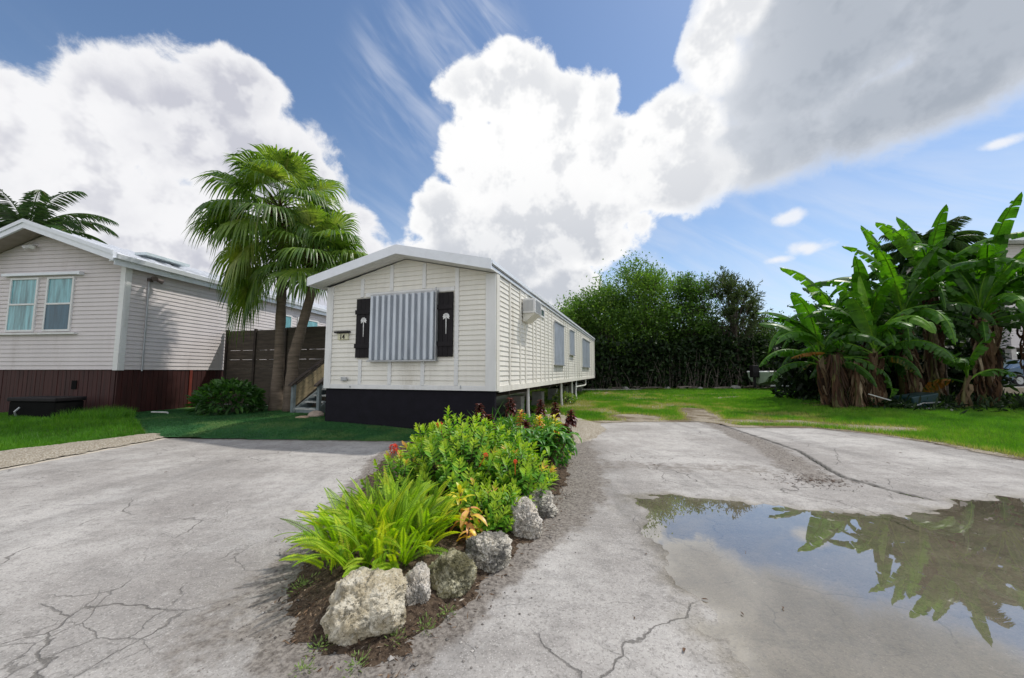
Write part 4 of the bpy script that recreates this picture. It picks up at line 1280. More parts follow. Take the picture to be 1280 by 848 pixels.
fan_palm('tall fan palm with the widest crown, left of the two, its old fronds hanging low', (-7.12, 11.45, .12),
         [(-7.12, 11.45, .10), (-7.08, 11.45, 1.6), (-7.08, 11.4, 3.6), (-7.22, 11.4, 6.05)], [.20, .145, .13, .11], (-7.28, 11.4, 6.45), 31, 1.3, 1.22,
         [(180, 2, 1.35, 1.1, .5, .7), (190, -38, 1.3, 1.25, .72, 1.1), (205, -58, 1.35, 1.3, .8, 1.2), (228, -50, 1.2, 1.25, .85, 1.2), (172, -50, 1.6, 1.2, .5, 1.1), (215, -72, 1.75, 1.25, .5, 1.1), (188, -66, 1.9, 1.25, .6, 1.1), (240, -74, 1.5, 1.2, .55, 1.1)], seed=11, up=74)
fan_palm('shorter fan palm, its crown beside the left eave of the cream home', (-6.55, 11.2, .12),
         [(-6.55, 11.2, .10), (-6.5, 11.2, 1.8), (-5.95, 11.2, 4.2)], [.19, .15, .12], (-5.95, 11.2, 4.85), 17, .85, 1.15,
         [(-8, 22, 1.0, 1.1, .62, .8), (0, 5, 1.05, 1.15, .68, .9), (-20, 40, 1.0, 1.1, .5, .7)], seed=5, up=66)

# ---- feather palms (behind the neighbour's roof, and within the banana grove)
M_COCO = leafmat('feather_frond', [(0, (0.15, 0.10, 0.04)), (.25, (0.05, 0.08, 0.02)), (.6, (0.035, 0.09, 0.02)), (1, (0.10, 0.17, 0.04))], 0.38, 0.2)
def feather_palm(label, base, h, nf, L, seed, dead=False):
    random.seed(seed)
    t = thing('feather_palm', label, 'palm', base, 0)
    tr = MB(); tr.tube([(0, 0, 0), (.1, 0, h * .5), (.0, 0, h)], [.20, .15, .12], 10); tr.build('trunk', M_PTRUNK, t, smooth=True)
    for i in range(nf):
        az_ = i * 2.39996; el0 = R(82 - 85 * (i / nf) + random.uniform(-6, 6)); n = 26
        p = Vector((0, 0, h)); pts = [p.copy()]; T = []
        for k in range(n):
            e = el0 - R(95) * (k / n) ** 1.4
            d = Vector((math.cos(az_) * math.cos(e), math.sin(az_) * math.cos(e), math.sin(e))); p = p + d * L / n; pts.append(p.copy()); T.append(d)
        f = MB(); f.tube(pts, list(np.linspace(.028, .005, len(pts))), 5, .8, cap=False)
        side = Vector((-math.sin(az_), math.cos(az_), 0))
        PP, DD, LL = [], [], []
        for k in range(3, n):
            for q in range(3):
                u = (k + q / 3) / n; b = pts[k].lerp(pts[k + 1], q / 3)
                for s_ in (-1, 1):
                    dd = side * s_ * .8 + T[k] * .75 + Vector((0, 0, -.35 + random.uniform(-.25, .2)))
                    PP.append(tuple(b)); DD.append(tuple(dd)); LL.append(.50 * math.sin(PI * (.12 + .83 * u)) ** .6 * random.uniform(.85, 1.1))
        PP, DD, LL = np.array(PP), np.array(DD), np.array(LL)
        leafbatch(f, PP, DD, np.tile([0, 0, 1.0], (len(PP), 1)), LL, .030, rng.normal(.62, .18, len(PP)), True, .4, .35)
        f.build('frond', M_COCO, t)
    return t
feather_palm('feather-leaved palm rising behind the roof of the lilac-white home at the left edge', (-18.8, 14.2, 0), 6.6, 20, 3.0, 3)
feather_palm('stiff feather-leaved palm poking out above the banana leaves', (15.6, 13.8, .2), 5.6, 22, 1.7, 8)

# ---- banana plants
M_BAN = leafmat('banana_leaf', [(0, (0.26, 0.10, 0.012)), (.08, (0.15, 0.13, 0.015)), (.16, (0.020, 0.060, 0.008)), (.6, (0.058, 0.165, 0.014)), (1, (0.17, 0.34, 0.025))], 0.42, 0.36, (0.8, 1.0, 0.18), spec=0.4)
M_BSTEM = plain('banana_stem', (0.16, 0.15, 0.05), 0.6, var=0.3, scale=3, stretch=(1, 1, .3), dirt=((0.06, 0.03, 0.015), 0.9))
M_BDEAD = leafmat('dry_banana_leaf', [(0, (0.018, 0.009, 0.005)), (.6, (0.085, 0.040, 0.018)), (.9, (0.17, 0.12, 0.07)), (1, (0.34, 0.27, 0.18))], 0.85, 0.08, (1, .8, .5))


def banana_leaf(root, p0, az_, el0, curl, L, Wm, tb, tear=.35, mat=None, name='leaf', petiole=.35, fold=22):
    n = 30
    f = MB()
    roll = random.uniform(-.35, .35)
    side0 = Vector((-math.sin(az_), math.cos(az_), 0))
    p = Vector(p0); P = [p.copy()]; T = []
    tot = petiole + L; ds = tot / (n + 4)
    for k in range(n + 4):
        u = k / (n + 4); e = el0 - curl * u ** 1.35
        d = Vector((math.cos(az_) * math.cos(e), math.sin(az_) * math.cos(e), math.sin(e)))
        p = p + d * ds; P.append(p.copy()); T.append(d)
    f.tube(P, [.026 * (1 - .85 * i / (len(P) - 1)) + .003 for i in range(len(P))], 6, min(1, tb + .4), cap=False)
    k0 = max(2, int(petiole / ds))
    m_ = len(P) - 1 - k0
    for s_ in (-1, 1):
        phi = R(fold); shift = 0
        for k in range(k0, len(P) - 1):
            u0, u1 = (k - k0) / m_, (k + 1 - k0) / m_
            w0, w1 = [Wm * .5 * (max(0, math.sin(PI * min(1, (.04 + .96 * u)) ** .85)) ** .55) for u in (u0, u1)]
            cut = random.random() < tear
            if cut: phi = R(fold + random.uniform(-18, 38)); shift = random.uniform(-.08, .12)
            d = T[min(k, len(T) - 1)]
            sd = (side0 * math.cos(roll) + side0.cross(d) * math.sin(roll)) * s_
            nn = (side0.cross(d)); nn = nn if nn.z > 0 else -nn
            V = []
            for (pt, w_, sh) in ((P[k], w0, 0.10 + shift + (.02 if cut else 0)), (P[k + 1], w1, 0.10 + shift)):
                V.append(pt)
                V.append(pt + sd * w_ * .55 * math.cos(phi * .5) - nn * w_ * .55 * math.sin(phi * .5) + d * sh * .5 * w_ * 2 + Vector((0, 0, .01)))
                V.append(pt + sd * w_ * math.cos(phi) - nn * w_ * math.sin(phi) + d * sh * w_ * 2)
            t0 = tb + random.gauss(0, .05)
            f.add([tuple(q) for q in V], [(0, 1, 4, 3), (1, 2, 5, 4)] if s_ > 0 else [(3, 4, 1, 0), (4, 5, 2, 1)], np.clip([t0 + .1, t0, t0 - .04, t0 + .1, t0, t0 - .04], 0 if tb < .2 else .17, 1))
    return f.build(name, mat or M_BAN, root)


def banana(label, x, y, h, leaves, seed, r=.13, lean=(0, 0), dead=26, z0=.17, glen=2.2):
    random.seed(seed)
    t = thing('banana_plant', label, 'banana plant', (x, y, z0), 0, 'banana plants in the grove')
    top = Vector((lean[0], lean[1], h))
    s_ = MB(); s_.tube([(0, 0, -.15), (lean[0] * .2, lean[1] * .2, h * .35), (lean[0] * .6, lean[1] * .6, h * .7), top], [r * 1.1, r * .82, r * .65, r * .4], 10)
    s_.build('stem', M_BSTEM, t, smooth=True)
    for i in range(leaves):
        u = i / max(1, leaves - 1)
        az_ = seed + i * 2.39996 + random.uniform(-.3, .3)
        el0 = R(86 - 62 * u ** 1.3 + random.uniform(-6, 6)); curl = R(60 + 68 * u + random.uniform(-22, 22))
        banana_leaf(t, top - Vector((0, 0, .28 * u)), az_, el0, curl, glen * random.uniform(.8, 1.12), random.uniform(.44, .62), .62 - .28 * u + random.gauss(0, .12), .35 + .45 * u, fold=22 + 18 * u)
    if dead > 15:
        for q in range(3):       # old leaves folding down round the stem
            banana_leaf(t, top - Vector((0, 0, .35)), seed * 2 + q * 2.2, R(18), R(random.uniform(85, 110)), glen * random.uniform(.6, .85), random.uniform(.34, .5), .30 + random.gauss(0, .08), .7, fold=48)
    if dead:
        d = MB(); dead = int(dead * 1.7)
        for q in range(dead):
            a = random.uniform(0, 6.28); zt = h * random.uniform(.25, .98); Lh = min(zt, random.uniform(.7, 1.7)); ww = random.uniform(.02, .085); rr = r * random.uniform(.60, .92)
            V = []; tb = random.random()
            for k in range(6):
                z = zt - Lh * k / 5; o = rr + .06 * math.sin(k * 1.3 + q) + .05 * k / 5
                aa = a + .25 * math.sin(k + q)
                f_ = lean[0] * z / h, lean[1] * z / h
                w_ = ww * (1 - .12 * k) * random.uniform(.6, 1.2)
                V += [(f_[0] + o * math.cos(aa) - w_ * math.sin(aa), f_[1] + o * math.sin(aa) + w_ * math.cos(aa), z),
                      (f_[0] + (o + .05) * math.cos(aa), f_[1] + (o + .05) * math.sin(aa), z - .03),
                      (f_[0] + o * math.cos(aa) + w_ * math.sin(aa), f_[1] + o * math.sin(aa) - w_ * math.cos(aa), z)]
            F = [(i * 3 + j, i * 3 + j + 1, i * 3 + j + 4, i * 3 + j + 3) for i in range(5) for j in (0, 1)]
            d.add(V, np.array(F), tb)
        d.build('dead_leaves', M_BDEAD, t)
    return t


banana('tallest banana plant in the middle of the grove, leaves against the sky', 14.3, 12.8, 4.3, 12, 2, .17, (.2, 0), 44, glen=2.8)
banana('banana plant at the right end with one broad leaf pointing up past the frame', 15.3, 12.2, 3.6, 12, 4.3, .17, (.25, -.1), 44, glen=2.9)
banana('banana plant in the right half, shaggy with pale dead leaves, beside the tallest', 14.6, 11.7, 2.9, 11, 6, .16, (.0, -.1), 60, glen=2.3)
banana('mid-height banana plant behind the folded cart', 13.1, 12.3, 3.1, 12, 9.2, .14, (-.2, 0), 36, glen=2.5)
banana('banana plant left of centre in the grove, drooping ragged leaves', 12.3, 12.8, 2.5, 11, 1.2, .14, (-.2, -.1), 34, glen=2.4)
bp = banana('front banana plant with a bright upright leaf and shaggy brown stem', 11.5, 12.0, 1.9, 8, 3.3, .13, (.0, -.1), 34, glen=2.0)
banana_leaf(bp, (0, -.1, 2.3), R(100), R(86), R(8), 1.7, .50, .95, .03)
banana_leaf(bp, (0, -.1, 2.2), R(265), R(50), R(125), 2.0, .42, .8, .35)
bq = banana('leftmost banana plant, leaning low towards the boat', 10.6, 12.6, 1.75, 8, 7.7, .13, (-.3, 0), 40, glen=2.1)
banana_leaf(bq, (-.2, -.1, 2.0), R(200), R(35), R(85), 2.2, .46, .55, .3)
banana_leaf(bq, (-.2, -.1, 2.0), R(182), R(52), R(62), 2.3, .46, .45, .2)
banana_leaf(bq, (-.2, -.1, 1.9), R(172), R(60), R(75), 2.0, .46, .5, .3)
banana_leaf(bq, (-.1, -.3, 1.72), R(188), R(12), R(40), 1.25, .28, .0, .5, fold=40)
banana('small banana plant with a yellowing leaf just right of the folded cart', 13.4, 11.3, 1.1, 5, 5.1, .07, (.1, -.1), 6, glen=1.2)
banana('banana plant at the back of the grove on the right, mostly hidden', 17.2, 13.8, 3.7, 11, 8.1, .15, (.1, 0), 20, glen=2.7)
banana('banana plant at the back of the grove on the left, mostly hidden', 12.9, 14.6, 3.1, 11, 0.4, .15, (-.2, 0), 20, glen=2.6)
banana('banana plant in the dark middle of the grove, mostly hidden', 14.9, 14.4, 4.1, 11, 2.9, .15, (0, 0), 20, glen=2.7)
banana('banana plant reaching in from the right edge of the picture', 17.4, 12.6, 3.8, 11, 2.2, .14, (.0, 0), 14, glen=2.6)
banana('short leafy banana plant between the cart and the shaggy stems', 12.4, 14.0, 2.1, 10, 6.6, .12, (0, 0), 20, glen=2.2)
# brown stumps at the left front of the grove
for (x, y, h, r, tb, lab) in ((10.35, 12.05, 1.75, .20, .25, 'shaggy red-brown banana stump at the left front of the grove'), (10.95, 12.0, 1.5, .15, .8, 'ragged grey-white banana stump beside the red-brown one')):
    random.seed(int(x * 10))
    t = thing('banana_stump', lab, 'banana stump', (x, y, .12), 0, 'banana stumps')
    s_ = MB(); s_.tube([(0, 0, -.1), (0, 0, h * .6), (.03, 0, h)], [r * .85, r * .7, r * .5], 10); s_.build('stem', M_BSTEM, t)
    d = MB(); m_ = 240
    a = rng.uniform(0, 2 * PI, m_); z = rng.uniform(.1, h + .1, m_)
    leafbatch(d, np.c_[np.cos(a) * r * .75, np.sin(a) * r * .75, z], np.c_[np.cos(a) * .3, np.sin(a) * .3, -1 + 0 * a], np.c_[np.cos(a), np.sin(a), 0 * a + .3], rng.uniform(.2, .6, m_), rng.uniform(.03, .08, m_), tb + rng.normal(0, .15, m_))
    d.build('husk', M_BDEAD, t)
# ground litter and low growth in the grove shade
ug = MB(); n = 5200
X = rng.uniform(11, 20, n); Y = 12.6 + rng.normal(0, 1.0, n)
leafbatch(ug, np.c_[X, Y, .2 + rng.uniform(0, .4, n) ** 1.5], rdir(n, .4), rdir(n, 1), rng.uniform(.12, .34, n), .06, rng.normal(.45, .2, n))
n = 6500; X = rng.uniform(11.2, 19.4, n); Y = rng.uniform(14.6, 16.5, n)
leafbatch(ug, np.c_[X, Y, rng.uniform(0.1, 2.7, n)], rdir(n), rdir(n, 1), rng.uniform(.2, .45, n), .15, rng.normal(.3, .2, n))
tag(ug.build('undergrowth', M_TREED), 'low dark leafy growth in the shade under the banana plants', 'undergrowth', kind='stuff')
dl = MB(); n = 900; X = rng.uniform(10.2, 17.5, n); Y = rng.uniform(11.4, 13.6, n)
leafbatch(dl, np.c_[X, Y, .19 + 0 * X + rng.uniform(0, .07, n)], np.c_[rng.normal(size=n), rng.normal(size=n), 0 * X], rdir(n, 3), rng.uniform(.1, .4, n), .06, rng.uniform(0, 1, n))
tag(dl.build('leaf_litter', M_BDEAD), 'dry brown leaf litter on the ground among the banana stems', 'leaf litter', kind='stuff')

# ---- shrub beside the neighbour's skirting
def shrub(name, label, loc, r, h, n, mat, L, Wd, tb, cat='shrub', group=None, droop=.3, up=.5, stems=14):
    t = thing(name, label, cat, loc, 0, group)
    f = MB(); s_ = MB()
    d = rdir(n, .35); k = rng.uniform(.35, 1, n) ** .5
    lump = .8 + .4 * fbm(d[:, 0] * 2 + 5, d[:, 1] * 2 + d[:, 2] * 2 + 5, 8)
    P = np.c_[d[:, 0] * r * k * lump, d[:, 1] * r * k * lump, np.maximum(.04, h * .42 + d[:, 2] * h * .58 * k * lump)]
    leafbatch(f, P, d * .8 + rdir(n, up) * .7, rdir(n, 1.5), rng.uniform(.7, 1.2, n) * L, Wd, tb + .18 * (P[:, 2] / h - .5) + rng.normal(0, .13, n), True, .25, droop)
    for q in range(stems):
        i = random.randrange(n)
        s_.tube([(P[i, 0] * .12, P[i, 1] * .12, -.05), (P[i, 0] * .5, P[i, 1] * .5, P[i, 2] * .6), tuple(P[i])], [.02, .014, .006], 5, cap=False)
    s_.build('stem', M_BARK, t); f.build('foliage', mat, t)
    return t
M_BUSH = leafmat('dark_bush_leaf', [(0, (0.012, 0.035, 0.008)), (.5, (0.03, 0.09, 0.015)), (.85, (0.08, 0.19, 0.03)), (1, (0.25, 0.30, 0.06))], 0.4, 0.3)
shrub('leafy_shrub', 'low dark green shrub on the turf against the red-brown skirting', (-7.98, 10.75, .12), .80, .95, 1100, M_BUSH, .22, .085, .5)
shrub('leafy_shrub', 'pale green weeds spilling out beside the piers of the cream home', (2.15, 15.6, .0), .5, .5, 500, M_BUSH, .12, .05, .9)

# ------------------------------------------------------------------ planting bed in the foreground
def bed_z(x, y):
    e = sst(-sdf(x, y, BED), -0.10, 0.35)
    return 0.004 + 0.09 * e + 0.030 * (fbm(x * 6, y * 6, 61) - .4) + 0.02 * (fbm(x * 22, y * 22, 62) - .5)


m = Mt('dark_mulch')
col = m.mix(m.rng(m.noise(30, 6, 0.75), 0.35, 0.62), (0.028, 0.018, 0.012), (0.13, 0.092, 0.062))
col = m.mix(m.rng(m.noise(70, 3, 0.7, off=(3, 1, 0)), 0.60, 0.70, 0, .8), col, (0.40, 0.34, 0.27))
m.bump(m.noise(60, 5, 0.75), 1.0, 0.02)
M_MULCH = m.base(col, 0.95, 0, 0.2)
gridmesh('soil', np.arange(-2.3, 1.5, 0.025), np.arange(1.4, 10.0, 0.03), bed_z,
         lambda x, y: sdf(x, y, BED) + 0.30 * (fbm(x * 7, y * 7, 71) - .5) < 0.0, M_MULCH)
# mulch chips, twigs and bits
M_CHIP = leafmat('bark_chip', [(0, (0.03, 0.018, 0.010)), (.6, (0.14, 0.085, 0.05)), (.85, (0.30, 0.22, 0.15)), (1, (0.55, 0.50, 0.42))], 0.9, 0.0)
def nearbed(x, y): return sdf(x, y, BED) + 0.35 * (fbm(x * 5, y * 5, 72) - .5) < 0.10
P = scatter(26000, -2.2, 1.4, 1.5, 9.8, nearbed)
P = P[rng.random(len(P)) < np.clip(4.0 / P[:, 1] ** 1.1, 0, 1)]
n = len(P)
cb = MB()
leafbatch(cb, np.c_[P, bed_z(P[:, 0], P[:, 1]) + .004], np.c_[rng.normal(size=(n, 2)), rng.normal(0, .25, n)], rdir(n, 2.5), rng.uniform(.012, .05, n), rng.uniform(.004, .012, n), rng.beta(2, 2.6, n), False, .5)
tag(cb.build('mulch_chips', M_CHIP), 'dark bark mulch and twigs covering the planting bed', 'mulch', kind='stuff')
# loose pebbles and grit along the broken edge
M_PEB = leafmat('pebble', [(0, (0.06, 0.055, 0.05)), (.5, (0.22, 0.20, 0.18)), (1, (0.55, 0.52, 0.48))], 0.9, 0.0)
pb = MB()
oct_v = np.array([(1, 0, 0), (-1, 0, 0), (0, 1, 0), (0, -1, 0), (0, 0, .7), (0, 0, -.7)], float)
oct_f = np.array([(0, 2, 4), (2, 1, 4), (1, 3, 4), (3, 0, 4), (2, 0, 5), (1, 2, 5), (3, 1, 5), (0, 3, 5)])
P = scatter(9000, -2.4, 1.9, 1.0, 9.0, lambda x, y: (np.abs(sdf(x, y, BED) - .12) < .30 * rng.random(len(x)) ** 1.5))
P2 = scatter(1500, 3.4, 5.6, 4.0, 10, lambda x, y: dpath(x, y, STRIP) < .3)
P = np.concatenate([P, P2])
n = len(P); s_ = rng.uniform(.003, .010, n) * (1 + (rng.random(n) > .985) * 1.4)
V = (oct_v[None] * rng.uniform(.6, 1.2, (n, 6, 1)) * s_[:, None, None])
zz = np.where(np.abs(P[:, 0]) < 2.4, np.maximum(bed_z(P[:, 0], P[:, 1]) * (sdf(P[:, 0], P[:, 1], BED) < .06), pave_z(P[:, 0], P[:, 1])), pave_z(P[:, 0], P[:, 1]))
V += np.c_[P, zz + s_ * .3][:, None, :]
pb.add(V.reshape(-1, 3), (np.arange(n)[:, None, None] * 6 + oct_f[None]).reshape(-1, 3), np.repeat(rng.beta(2, 2.5, n), 6))
tag(pb.build('grit', M_PEB), 'loose grit and small pebbles along the broken pavement edge', 'grit', kind='stuff')

# coral limestone boulders
def coral(name, light, mid, dark, dk=0.5, sc_=1.0):
    m = Mt(name)
    n1 = m.noise(9 * sc_, 8, 0.72); n2 = m.noise(26 * sc_, 6, 0.75, off=(4, 4, 1)); n3 = m.noise(3.5 * sc_, 5, 0.6, off=(1, 7, 2))
    v = m.voro(34 * sc_, 'F1')
    col = m.mix(m.rng(n1, 0.40, 0.62), mid, light)
    col = m.mix(m.rng(n2, 0.55, 0.66, 0, 0.8), col, tuple(.42 * q for q in mid))
    n5 = m.noise(60 * sc_, 5, 0.75, off=(9, 4, 1))
    col = m.mix(m.rng(n5, 0.57, 0.68, 0, 0.75), col, tuple(.22 * q for q in mid))
    col = m.mix(m.rng(n5, 0.46, 0.36, 0, 0.5), col, (0.85, 0.82, 0.75))
    col = m.mix(m.rng(m.mth('ADD', n3, m.mth('MULTIPLY', n2, .35)), 0.66, 0.78, 0, dk), col, dark)
    m.bump(m.mth('ADD', m.mth('MULTIPLY', n2, 1.2), m.mth('SUBTRACT', m.mth('MULTIPLY', n1, 1.0), m.mth('MULTIPLY', m.rng(v, 0.05, .32, 1.0, 0), .5))), 1.0, 0.03)
    return m.base(col, 0.92, 0, 0.25)
MC1 = coral('coral_rock_tan', (0.90, 0.83, 0.67), (0.62, 0.53, 0.36), (0.17, 0.14, 0.08), .5)
MC2 = coral('coral_rock_white', (0.97, 0.91, 0.82), (0.84, 0.76, 0.64), (0.16, 0.15, 0.13), .35, 1.4)
MC3 = coral('coral_rock_mossy', (0.70, 0.66, 0.46), (0.42, 0.38, 0.21), (0.085, 0.08, 0.035), .8, 1.3)
MC4 = coral('coral_rock_pitted', (0.97, 0.91, 0.80), (0.76, 0.70, 0.58), (0.05, 0.052, 0.055), .7, 1.2)


def boulder(label, x, y, z, rx, ry, rz, rot, mat, seed, rough=1.0, chop=None, name='boulder', cat='rock', sub=6):
    import bmesh
    bm = bmesh.new(); bmesh.ops.create_icosphere(bm, subdivisions=sub, radius=1)
    o3 = Vector((seed * 3.1, seed * 1.7, seed))
    for v in bm.verts:
        p = v.co.normalized()
        q = Vector([abs(c_) ** .93 * (1 if c_ > 0 else -1) for c_ in p])     # boxier
        d = 1 + .26 * mnoise.noise(p * 1.3 + o3) + .13 * mnoise.noise(p * 3 + o3)
        n4 = mnoise.noise(p * 7 + o3); n8 = mnoise.noise(p * 15 + o3); n16 = mnoise.noise(p * 30 + o3)
        d += rough * (.065 * n4 - .13 * max(0, n8 - .02) * 1.5 + .035 * n8 + .045 * n16 + .02 * mnoise.noise(p * 55 + o3))
        co = q * d
        if chop:
            co.z = min(co.z, chop + .12 * mnoise.noise(p * 2 + o3) + .06 * n4)
        v.co = Vector((co.x * rx, co.y * ry, co.z * rz))
    me = bpy.data.meshes.new(name); bm.to_mesh(me); bm.free()
    me.polygons.foreach_set('use_smooth', np.ones(len(me.polygons), bool))
    me.materials.append(mat)
    o = bpy.data.objects.new(name, me); C.objects.link(o)
    o.location = (x, y, z); o.rotation_euler = (random.uniform(-.1, .1), random.uniform(-.1, .1), rot)
    return tag(o, label, cat, 'coral rocks edging the planting bed' if name == 'boulder' else None)


random.seed(3)
boulder('largest tan coral boulder at the front tip of the planting bed', -.755, 2.14, .09, .21, .20, .17, .2, MC1, 1.3, .8)
boulder('small narrow white rock right of the largest boulder', -.55, 2.29, .085, .085, .12, .130, .1, MC2, 2.6, 1.4)
boulder('mossy olive squarish rock, third from the front', -.375, 2.42, .085, .135, .13, .145, -.4, MC3, 4.1, 1.2)
boulder('grey and black pitted rock in the middle of the row', -.16, 2.74, .095, .16, .155, .140, .6, MC4, 5.5, 1.6)
boulder('tall knobbly white rock, second from the back of the row', .10, 3.24, .10, .145, .15, .18, .2, MC2, 6.9, 1.6)
boulder('rearmost pitted pale rock with a flat top, partly under leaves', .22, 3.70, .10, .19, .18, .13, .2, MC4, 8.4, 1.6)
s1 = boulder('upper pinkish stone lying by the wooden steps', -5.15, 10.0, .20, .20, .14, .12, .3, plain('pink_stone', (0.42, 0.33, 0.27), .9, bump=.4), 11, .5, name='stone', cat='stone', sub=4)
s2 = boulder('lower flat stone in front of the wooden steps', -5.3, 9.65, .16, .19, .12, .07, -.1, plain('tan_stone', (0.40, 0.29, 0.20), .9, bump=.4), 12.3, .5, name='stone', cat='stone', sub=4)

# ---- fern clump
M_FERN = leafmat('fern_frond', [(0, (0.10, 0.11, 0.015)), (.35, (0.14, 0.27, 0.012)), (.7, (0.32, 0.50, 0.015)), (1, (0.58, 0.60, 0.04))], 0.55, 0.38, (.9, 1, .15))
random.seed(21)
FX, FY = -.90, 2.92
t = thing('fern_clump', 'bright yellow-green sword fern clump behind the largest boulder', 'fern', (FX, FY, .09))
f = MB(); st = MB()
for i in range(300):
    a = i * 2.39996 + random.uniform(-.2, .2); u = math.sqrt((i + .5) / 300)
    b = Vector((math.cos(a) * .40 * u - .04, math.sin(a) * .52 * u, 0))
    L = random.uniform(.28, .55) * (1 - .18 * u); e0 = R(88 - 26 * u + random.uniform(-22, 14)); curl = R(random.uniform(15, 95))
    n = 20; p = b.copy(); pts = [p.copy()]; T = []
    aa = a + random.gauss(0, .9)
    for k in range(n):
        e = e0 - curl * (k / n) ** 1.5
        d = Vector((math.cos(aa) * math.cos(e), math.sin(aa) * math.cos(e), math.sin(e))); p = p + d * L / n; pts.append(p.copy()); T.append(d)
    tb = random.gauss(.68, .22)
    st.tube(pts, [.0022] * len(pts), 3, tb - .2, cap=False)
    side = Vector((-math.sin(aa), math.cos(aa), 0)); tw_ = random.uniform(-.9, .9)
    PP, DD, NN, LL = [], [], [], []
    for k in range(2, n):
        for q in (0, .5):
            bb = pts[k].lerp(pts[min(k + 1, n)], q); u_ = (k + q) / n
            sd = side * math.cos(tw_) + side.cross(T[k]) * math.sin(tw_)
            for s_ in (-1, 1):
                PP.append(tuple(bb)); DD.append(tuple(sd * s_ + T[k] * .35)); NN.append(tuple(sd.cross(T[k]))); LL.append(.030 * min(1, (1.04 - u_) * 3.2) * random.uniform(.85, 1.1))
    leafbatch(f, np.array(PP), np.array(DD), np.array(NN), np.array(LL), .0095, tb + rng.normal(0, .05, len(PP)), False, .3)
st.build('rachis', M_FERN, t); f.build('pinnae', M_FERN, t)

# ---- flowering ixora shrubs
M_IX = leafmat('ixora_leaf', [(0, (0.012, 0.05, 0.010)), (.30, (0.035, 0.15, 0.015)), (.58, (0.13, 0.32, 0.020)), (.86, (0.42, 0.52, 0.045)), (.93, (0.55, 0.42, 0.08)), (1, (0.70, 0.28, 0.12))], 0.5, 0.30, (.85, 1, .25), spec=.35)
M_TWIG = plain('brown_twig', (0.10, 0.065, 0.04), .9)
M_RED = plain('red_petals', (0.80, 0.075, 0.03), .55, var=.15)


def ixora(label, loc, rx, ry, h, n, seed, tipmax=.86, flowers=(), name='flowering_shrub', orange=.15, ls=.075):
    random.seed(seed)
    t = thing(name, label, 'shrub', loc, 0, 'leafy shrubs in the planting bed')
    lf = MB(); tw_ = MB()
    for i in range(n):
        u = (i + .5) / n
        ph = math.acos(1 - 1.02 * u * .98); a = i * 2.39996
        k = random.uniform(.72, 1.04) if i % 3 else random.uniform(.35, .8)
        lump = 1 + .22 * mnoise.noise(Vector((math.cos(a) * 1.5, math.sin(a) * 1.5, ph * 1.5 + seed)))
        tip = Vector((math.sin(ph) * math.cos(a) * rx * k * lump, math.sin(ph) * math.sin(a) * ry * k * lump, h * (.25 + .75 * math.cos(ph) * k * lump)))
        d = Vector((math.sin(ph) * math.cos(a) * .6, math.sin(ph) * math.sin(a) * .6, .9)); d.normalize()
        Ls = random.uniform(.14, .26); st_ = tip - d * Ls
        tw_.tube([(st_.x * .15, st_.y * .15, -.03), st_ * .7, st_, tip], [.009, .006, .004, .002], 4, cap=False)
        m_ = random.randint(13, 20)
        age = random.random(); og = random.random() < orange
        q = np.arange(m_) / m_
        aa = q * m_ * 2.2 + random.uniform(0, 6)
        s1 = d.cross(Vector((.3, .5, .2))).normalized(); s2 = d.cross(s1)
        rad = np.cos(aa)[:, None] * np.array(s1) + np.sin(aa)[:, None] * np.array(s2)
        B = np.array(st_)[None] + np.array(d)[None] * (q[:, None] ** .8) * Ls
        rise = (.35 + 1.5 * q ** 2)[:, None]
        D = rad + np.array(d)[None] * rise
        U = np.array(d)[None] - rad * .3
        L = ls * (1.1 - .45 * q ** 3) * rng.uniform(.8, 1.15, m_)
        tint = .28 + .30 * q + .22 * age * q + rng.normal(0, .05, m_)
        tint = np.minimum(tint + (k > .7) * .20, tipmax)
        if og: tint = np.where(q > .62, rng.uniform(.86, 1.0, m_), tint)
        leafbatch(lf, B, D, U, L, L * .42, tint, True, .30, .1)
    tw_.build('twigs', M_TWIG, t); lf.build('leaves', M_IX, t)
    for (x, y, z, r) in flowers:
        fl = MB(); m_ = 46
        d = rdir(m_, .4)
        B = np.array([(x, y, z)]) + d * r * .65
        for kk in range(4):
            tn = rdir(m_); leafbatch(fl, B + d * r * .2, tn + d * .4, d, r * .42, r * .24, .5, True, .1)
        fl.tube([(x * .8, y * .8, z - .14), (x, y, z)], [.004, .003], 4)
        fl.build('flower', M_RED, t)
    return t


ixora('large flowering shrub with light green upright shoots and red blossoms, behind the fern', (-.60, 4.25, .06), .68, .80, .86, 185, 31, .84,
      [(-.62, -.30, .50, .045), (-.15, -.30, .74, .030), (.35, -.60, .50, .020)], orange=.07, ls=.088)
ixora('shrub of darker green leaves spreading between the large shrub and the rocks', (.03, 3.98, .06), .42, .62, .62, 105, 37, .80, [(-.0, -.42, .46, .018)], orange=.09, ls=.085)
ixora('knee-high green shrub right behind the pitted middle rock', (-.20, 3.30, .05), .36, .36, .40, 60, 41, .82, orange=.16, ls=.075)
ixora('leafy shrub at the outer left of the bed above the fern', (-1.12, 3.95, .05), .36, .40, .52, 46, 43, .80, orange=.1)

